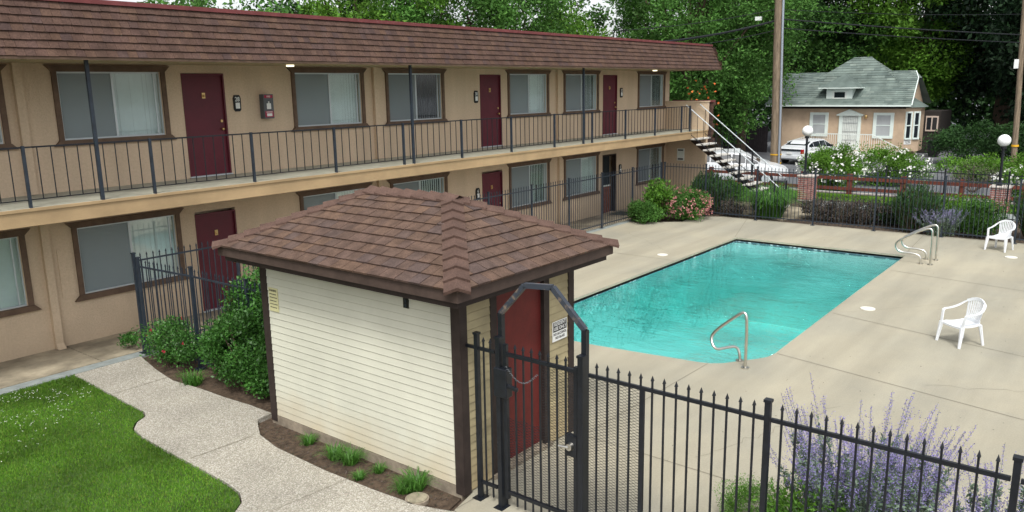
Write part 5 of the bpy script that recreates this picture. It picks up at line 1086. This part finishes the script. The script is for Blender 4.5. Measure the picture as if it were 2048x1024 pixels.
# ------------------------------------------------------------------ cars
def car(label, loc, yaw_, L_=4.5, W_=1.78, H=1.45, style='coupe', cat='car'):
    t = thing('parked_car', label, cat, (0, 0, 0), 'white cars parked beyond the rail fence')
    w2 = W_ / 2
    if style == 'coupe': st_ = [(-2.22, .50, .86, .86), (-2.12, .30, .98, .98), (-1.7, .22, 1.02, 1.06), (-1.05, .2, .98, 1.34), (-0.3, .2, .95, H), (0.35, .2, .93, 1.40), (1.1, .2, .92, .96), (1.75, .22, .80, .82), (2.15, .28, .66, .67), (2.25, .42, .56, .56)]
    else: st_ = [(-2.4, .45, .95, .95), (-2.32, .28, 1.05, 1.18), (-2.05, .22, 1.05, 1.52), (-1.2, .2, 1.02, H), (-0.2, .2, 1.0, H + .01), (0.45, .2, .99, H - .06), (1.15, .2, .98, 1.02), (1.8, .22, .90, .92), (2.25, .28, .76, .77), (2.38, .42, .62, .62)]
    rows = []
    for x, zb, zl, zt in st_:
        end = 0.86 if abs(x) > 2.1 else (0.95 if abs(x) > 1.6 else 1.0); W2 = w2 * end; wt = W2 * (0.97 - 0.42 * max(0, zt - zl) / 0.5 * 0.62)
        hf = [(W2 * .9, zb), (W2, zb + .12), (W2 * 1.0, (zb + zl) / 2), (W2 * .965, zl), (wt, zt - 0.02 if zt > zl + .1 else zt), (wt * .6, zt + .015)]
        rows.append([(x, a, b) for a, b in hf] + [(x, -a, b) for a, b in hf[::-1]])
    mb = MB(); k = len(rows[0])
    for i in range(len(rows) - 1):
        mb.add(rows[i] + rows[i + 1], [(j, (j + 1) % k, k + (j + 1) % k, k + j) for j in range(k)])
    mb.add(rows[0], [tuple(range(k))[::-1]]).add(rows[-1], [tuple(range(k))])
    mb.build('body', 'car_white', t, smooth=True)
    # glass panels set just proud of the loft
    def lerp(a, b, u): return tuple(a[i] + (b[i] - a[i]) * u for i in range(3))
    def quadg(i0, i1, r0, r1, u0, u1, v0, v1, off, name):
        a, b, c, d = rows[i0][r0], rows[i1][r0], rows[i1][r1], rows[i0][r1]
        def q(u, v): return Vector(lerp(lerp(a, b, u), lerp(d, c, u), v)) + Vector(off)
        MB().add([q(u0, v0), q(u1, v0), q(u1, v1), q(u0, v1)], [(0, 1, 2, 3)]).build(name, 'car_glass', t)
    cab = (2, 6) if style == 'coupe' else (1, 6)
    for sgn, r0, r1 in ((1, 3, 4), (-1, 8, 7)):
        o = (0, 0.006 * sgn, 0.004); ii = list(range(cab[0], cab[1]))
        for i in ii:
            u0 = 0.25 if i == ii[0] else 0.03; u1 = 0.8 if i == ii[-1] else 0.97; quadg(i, i + 1, r0, r1, u0, u1, 0.08, 0.88, o, 'side_window')
    i = cab[0]; a, b = rows[i], rows[i + 1]
    def ws(i, nm, u0, u1):
        A, Bq = rows[i], rows[i + 1]; P = []
        for u, s_ in ((u0, 1), (u0, -1), (u1, -1), (u1, 1)):
            p = lerp(A[4] if s_ > 0 else A[7], Bq[4] if s_ > 0 else Bq[7], u); P.append(Vector((p[0], p[1] * .9, p[2] + .022)))
        MB().add(P, [(0, 1, 2, 3)]).build(nm, 'car_glass', t)
    ws(cab[0], 'rear_window', 0.12, 0.92); ws(cab[1] - 1, 'windscreen', 0.08, 0.9)
    if style == 'coupe': MB().box(-2.24, -2.19, -w2 * .78, w2 * .78, .80, .92).build('rear_glass_strip', 'car_glass', t)
    MB().box(-2.3, -2.2, -w2 * .84, w2 * .84, .36, .56).build('rear_bumper', 'car_white', t, bevel=.03); MB().box(2.2, 2.32, -w2 * .84, w2 * .84, .32, .52).build('front_bumper', 'car_white', t, bevel=.03)
    xr = -2.20 if style == 'coupe' else -2.38
    for s_ in (-1, 1):
        MB().box(xr - .03, xr + .12, s_ * w2 * .82 - .10, s_ * w2 * .82 + .06, .66, .92).build('tail_light', 'tail_red', t, bevel=.02)
        MB().box(2.12, 2.26, s_ * w2 * .66 - .16, s_ * w2 * .66 + .14, .56, .68).build('headlight', 'aluminium', t, bevel=.02)
        MB().box(0.72, 0.86, s_ * (w2 + .03) - .08, s_ * (w2 + .03) + .08, .95, 1.07).build('mirror', 'car_dark', t, bevel=.02)
    MB().box(xr - .12, xr - .08, -.16, .16, .62, .74).build('licence_plate', 'sign_white', t)
    for x in (-1.38, 1.4):
        for s_ in (-1, 1):
            w_ = MB().tube([(x, s_ * (w2 - .2), .32), (x, s_ * (w2 + .01), .32)], .32, 20).build('wheel', 'rubber', t); MB().tube([(x, s_ * (w2 - .02), .32), (x, s_ * (w2 + .018), .32)], .20, 16).build('rim', 'aluminium', w_)
    t.location = loc; t.rotation_euler = (0, 0, R(yaw_)); return t
car('white hatchback parked in front of the tan bungalow', (49.3, 16.05, -0.25), -12, H=1.40)
car('white wagon parked behind the staircase beside the apartment end', (37.2, 15.6, -0.25), -70, 4.8, 1.8, 1.50, 'wagon')
car('low white car half hidden behind stair treads and red rail fence', (40.0, 17.2, -0.25), -85, 4.4, 1.76, 1.35)

# ------------------------------------------------------------------ trees behind
GT = 'trees behind the buildings'
def T_(nm, label, b, h, rx, ry, th, n, leaf, m, seed, **k): return tree(nm, label, (b[0], b[1], -0.25), h, rx, ry, th, n, leaf, m, seed, group=GT, **k)
T_('broadleaf_tree', 'sparse green tree just above the roof at the far left', (15.6, 25.8), 8.6, 2.6, 2.6, 4, 7000, .18, 'leaf_mid', 21, ncl=40, clr=.9)
T_('broadleaf_tree', 'small dark twiggy tree against white sky left of the tree row', (27.2, 36), 9.9, 2.6, 2.6, 5, 2400, .26, 'leaf_dark', 22, ncl=20, clr=.8, shell=.3)
T_('broadleaf_tree', 'bright leafy tree at the left end of the tree row above the roof', (28.0, 32.0), 12.6, 4.2, 4.2, 3.2, 28000, .19, 'leaf_bright', 23, ncl=90)
T_('broadleaf_tree', 'dense mid green tree in the middle of the row above the roof', (31.2, 30.6), 14, 4.6, 4.6, 3, 32000, .19, 'leaf_mid', 24, ncl=100)
T_('broadleaf_tree', 'dark green tree right of the middle of the row above the roof', (35.7, 29), 13.5, 4.4, 4.4, 3, 30000, .19, 'leaf_mid', 25, ncl=100)
T_('broadleaf_tree', 'low yellow green tree crown above the roof left of the sky gap', (38.6, 27.0), 8.6, 3.0, 3.0, 2.5, 13000, .20, 'leaf_bright', 26, ncl=70)
T_('broadleaf_tree', 'lowest bright tree crown just under the bright sky gap', (42.0, 27.0), 7.0, 3.4, 3.4, 2.0, 13000, .20, 'leaf_bright', 27, ncl=70)
T_('broadleaf_tree', 'loose feathery tree at the left edge of the sky gap', (43.5, 29.6), 11.0, 2.0, 2.0, 5.0, 3000, .26, 'leaf_mid', 28, ncl=26, clr=.8, shell=.2)
T_('flowering_tree', 'big bushy green tree with orange blossoms above the roof end', (43.8, 21.4), 15.5, 4.6, 4.6, 1.9, 60000, .19, 'leaf_mid', 29, ncl=190, clr=1.2, r0=.35, blossom=('petal_orange', [(39.4, 22.2, 6.3, .5), (39.0, 21.0, 6.1, .5), (39.5, 20.4, 6.6, .35), (39.2, 18.9, 3.6, .45), (39.4, 18.6, 4.3, .4), (39.6, 18.2, 3.0, .4), (39.3, 19.4, 3.2, .35)], 13, .17))
T_('broadleaf_tree', 'tall leafy tree behind the utility pole with light clumps', (47.8, 21.6), 17, 4.9, 4.7, 2.1, 60000, .20, 'leaf_mid', 30, ncl=190, clr=1.2, r0=.35)
T_('broadleaf_tree', 'leafy tree overhanging the left side of the bungalow roof', (51.5, 21.4), 16, 4.2, 3.4, 3.0, 32000, .21, 'leaf_mid', 31, ncl=110, clr=1.1)
T_('broadleaf_tree', 'dark tree mass directly behind the left bungalow roof', (68, 23.5), 15, 5.5, 5.5, 1, 30000, .30, 'leaf_dark', 32, ncl=110, clr=1.5)
T_('broadleaf_tree', 'tall mid green tree behind the bungalow peak', (69.5, 19.0), 20, 6, 5, 2, 38000, .28, 'leaf_mid', 33, ncl=100, clr=1.5)
T_('broadleaf_tree', 'bright green tall tree behind the right half of the bungalow roof', (68, 14.2), 21, 5, 4.4, 2, 38000, .27, 'leaf_bright', 34, ncl=110, clr=1.4)
T_('conifer', 'huge dark evergreen right behind the bungalow gable', (68.0, 8.6), 23, 6.0, 5.2, 0.5, 36000, .36, 'leaf_cedar', 35, ncl=170, clr=1.5, r0=.5, droop=.4)
T_('conifer', 'huge dark evergreen hanging behind the far utility pole', (62, 4.2), 22, 5.5, 5.0, 0.5, 36000, .34, 'leaf_cedar', 36, ncl=170, clr=1.5, r0=.5, droop=.4)
T_('conifer', 'dark evergreen at the right edge of the view', (58, -2), 22, 6, 5.5, 0.5, 30000, .34, 'leaf_cedar', 37, ncl=150, clr=1.5, r0=.5, droop=.4)
T_('broadleaf_tree', 'bare limbed pale tree showing sky between branches above the bungalow', (74, 16.5), 17, 2.6, 2.6, 9, 1600, .34, 'leaf_mid', 38, ncl=18, clr=1.0, bark='bark_grey', shell=.4)
# far woods
rng = np.random.default_rng(77); N_ = 90000; a = rng.uniform(R(-8), R(66), N_); dd_ = rng.uniform(84, 96, N_); tall = 9 + 5 * np.sin(a * 23) + 3 * np.sin(a * 57 + 1); tall = np.where(a > R(27), 5.5, np.maximum(tall, 10)); 
P = np.stack([dd_ * np.cos(a), dd_ * np.sin(a), -0.2 + tall * rng.random(N_) ** .8], 1); D = rand_unit(rng, N_); Wd = unit(np.cross(D, rand_unit(rng, N_))); V, F = leaf_arrays(P, D, Wd, rng.uniform(.4, .8, N_), rng.uniform(.3, .5, N_), rng)
tag(np_mesh('woods', V, F, 'leaf_dark'), 'far off woods closing the view behind the houses', 'woods', None, 'stuff')

# ------------------------------------------------------------------ shrubs and plants
bush('shrub', 'large dense glossy green bush pushing through the fence left of the shed', (7.0, 10.3, 0), .62, 1.15, 1.80, 30000, .055, 'leaf_glossy', 41, ncl=170, clr=.26, aspect=.55)
bush('shrub', 'lower part of the glossy hedge spilling over the path edge below the fence', (6.48, 10.35, 0), .40, 1.1, 1.20, 20000, .05, 'leaf_glossy', 141, ncl=90, clr=.2, aspect=.55)
bush('shrub', 'bright green leafy shrub top rising beside the shed back corner', (7.3, 9.9, 0), .6, .7, 1.95, 7000, .055, 'leaf_bright', 42, ncl=60, clr=.24)
bush('rose_bush', 'sprawling rose bush with small red flowers at the fence corner', (6.42, 12.45, 0), .36, .80, .75, 6000, .045, 'leaf_glossy', 43, ncl=70, clr=.2, flowers=('petal_red', 9, .035, 6, .4))
bush('seedling', 'small leafy plant growing at the walkway beside the fence corner post', (6.35, 13.78, 0), .2, .22, .32, 500, .05, 'leaf_glossy', 44, cat='plant', ncl=9, clr=.09, stems=False)
tuft('grass_tuft', 'spiky green tuft between rose bush and big bush', (6.12, 11.35, -.03), .3, .22, 130, .014, 'strap_green', 45)
TW = 'weed tufts along the shed wall'
for i, (x, y, r_, l) in enumerate(((5.86, 8.12, .13, 'small weed tuft nearest the left end of the shed wall'), (5.80, 7.52, .17, 'bright grassy weed clump third of the way along the shed wall'), (5.83, 7.26, .19, 'taller weed clump touching its left neighbour at the shed wall'), (5.62, 6.85, .10, 'tiny weed at the path edge below the shed wall'), (5.88, 6.80, .11, 'little lime weed halfway along the shed wall'), (5.84, 6.15, .22, 'largest weed clump just above the round cover'), (5.72, 6.2, .15, 'low weed clump spreading beside the largest clump'))):
    tuft('weed_tuft', l, (x, y, -.045), r_, r_ * 1.0, int(900 * r_), .012, 'strap_green', 60 + i, group=TW, lean=.9)
bush('shrub', 'light green upright shrub with pale leaves at the fence corner by the pool', (23.95, 12.75, 0), .5, .45, 1.35, 3200, .09, 'leaf_lime', 46, ncl=50, clr=.3, upright=.8)
bush('shrub', 'low grey green shrub at the foot of the light green shrub', (23.2, 12.85, 0), .55, .6, .65, 3500, .08, 'leaf_mid', 47, ncl=40, clr=.2)
bush('flowering_shrub', 'rounded shrub covered in pink blossoms at the far pool deck corner', (24.6, 12.0, 0), .85, .80, 1.02, 8000, .065, 'leaf_mid', 48, ncl=60, clr=.26, flowers=('petal_pink', 190, .075, 4, .9))
spiky('rosemary_bush', 'dark upright rosemary bush behind the fence left of the stairs', (26.6, 12.1, 0), .75, .75, 1.5, 230, 'rosemary', 49)
spiky('rosemary_bush', 'dark upright rosemary bush in front of the middle of the far fence line', (26.5, 5.3, 0), .55, .7, 1.5, 190, 'rosemary', 50)
spiky('rosemary_bush', 'very dark tall bush behind the plastic chair at the right edge', (26.9, 2.0, 0), .6, .9, 1.75, 260, 'rosemary', 51)
tuft('agapanthus', 'dense clump of arching strap leaves outside the far fence', (26.7, 9.95, -.03), .95, .95, 900, .035, 'strap_green', 52, lean=.8)
tuft('agapanthus', 'second lower clump of strap leaves behind the first near the stairs', (28.9, 10.7, -.03), .9, .9, 500, .04, 'strap_green', 53, lean=.8)
bush('hedge', 'low brownish green clipped hedge behind the far fence', (27.2, 7.35, -.05), .55, 1.75, .72, 13000, .06, 'brown_leaf', 54, cat='hedge', ncl=110, clr=.22)
bush('hedge', 'green half of the low hedge right of the brownish part', (27.4, 5.9, -.05), .55, 1.1, .72, 8000, .06, 'leaf_dark', 55, cat='hedge', ncl=80, clr=.22)
bush('shrub', 'small green mound behind the lower stair treads', (29.6, 12.6, -.05), .8, .8, .8, 3500, .08, 'leaf_mid', 56, ncl=35)
bush('shrub', 'dry brownish shrub at the foot of the rosemary by the stairs', (26.3, 11.1, -.05), .45, .5, .5, 2200, .06, 'brown_leaf', 57, ncl=25)
sage('lavender_bush', 'grey purple lavender bush sprawling through the far fence', (25.95, 4.5, 0), .6, .65, .85, 60, 71, petal='petal_lavender', foliage=6500, fsize=.020, nodes=14)
bush('shrub', 'mid green leafy shrub between far lavender and the plastic chair', (26.5, 3.6, 0), .55, .75, 1.05, 6000, .065, 'leaf_mid', 58, ncl=50, clr=.25)
bush('shrub', 'olive green low shrub behind the far fence right of the lavender', (27.6, 4.4, 0), .7, .9, 1.0, 4500, .07, 'leaf_bright', 59, ncl=40)
WF = 'white flowered bushes beyond the rail fence'
bush('flowering_shrub', 'broad white flowered bush behind the left globe lamp', (36.3, 10.85, -.25), 1.1, 1.45, 1.95, 15000, .09, 'leaf_bright', 81, ncl=90, clr=.4, group=WF, flowers=('petal_white', 120, .11, 4, .7))
bush('flowering_shrub', 'white flowered bush right of the globe lamp below the porch', (39.6, 9.6, -.25), 1.1, 2.2, 1.75, 14000, .09, 'leaf_bright', 82, ncl=90, clr=.4, group=WF, flowers=('petal_white', 110, .12, 4, .7))
bush('flowering_shrub', 'white flowered bush around the right globe lamp pole', (36.0, 2.6, -.25), 1.2, 1.9, 1.75, 14000, .09, 'leaf_bright', 83, ncl=90, clr=.4, group=WF, flowers=('petal_white', 90, .12, 4, .7))
bush('shrub', 'dry grey twiggy bush between the white flowered bushes', (38.8, 5.7, -.25), .9, 1.3, 1.45, 3000, .07, 'twig', 84, ncl=60, clr=.4, aspect=.12)
bush('hedge', 'green hedge running right of the dry bush', (42, 5.0, -.25), 1.1, 2.6, 1.35, 12000, .11, 'leaf_bright', 85, cat='hedge', ncl=90, clr=.4)
bush('shrub', 'dark ivy mound below the evergreen trees', (52, 6.0, -.25), 1.8, 4.2, 2.4, 20000, .14, 'leaf_dark', 86, ncl=100, clr=.6)
bush('shrub', 'dark ivy covered bank at the right edge below the evergreens', (50, 1.2, -.25), 2.2, 3.5, 2.6, 14000, .16, 'leaf_dark', 87, ncl=90, clr=.6)
# foreground sage and ground cover
sage('russian_sage', 'large russian sage with tall purple spikes behind the foreground fence', (7.05, 1.66, 0), .58, .70, 1.72, 165, 72, foliage=22000, fsize=.0135, nodes=26)
sage('russian_sage', 'smaller russian sage with purple spikes near the bottom right corner', (7.25, 0.62, 0), .36, .36, 1.55, 44, 73, foliage=8000, fsize=.0125, nodes=24)
bush('shrub', 'bushy green leaves under the large russian sage', (6.75, 1.65, 0), .45, .9, .95, 6000, .055, 'leaf_lime', 74, ncl=70, clr=.2, aspect=.35)
bush('ground_cover', 'low fine leaved green plant at the fence foot left of the sage', (7.35, 2.7, 0), .42, .42, .42, 12000, .024, 'leaf_lime', 75, cat='plant', ncl=60, clr=.13, stems=False, aspect=.3)
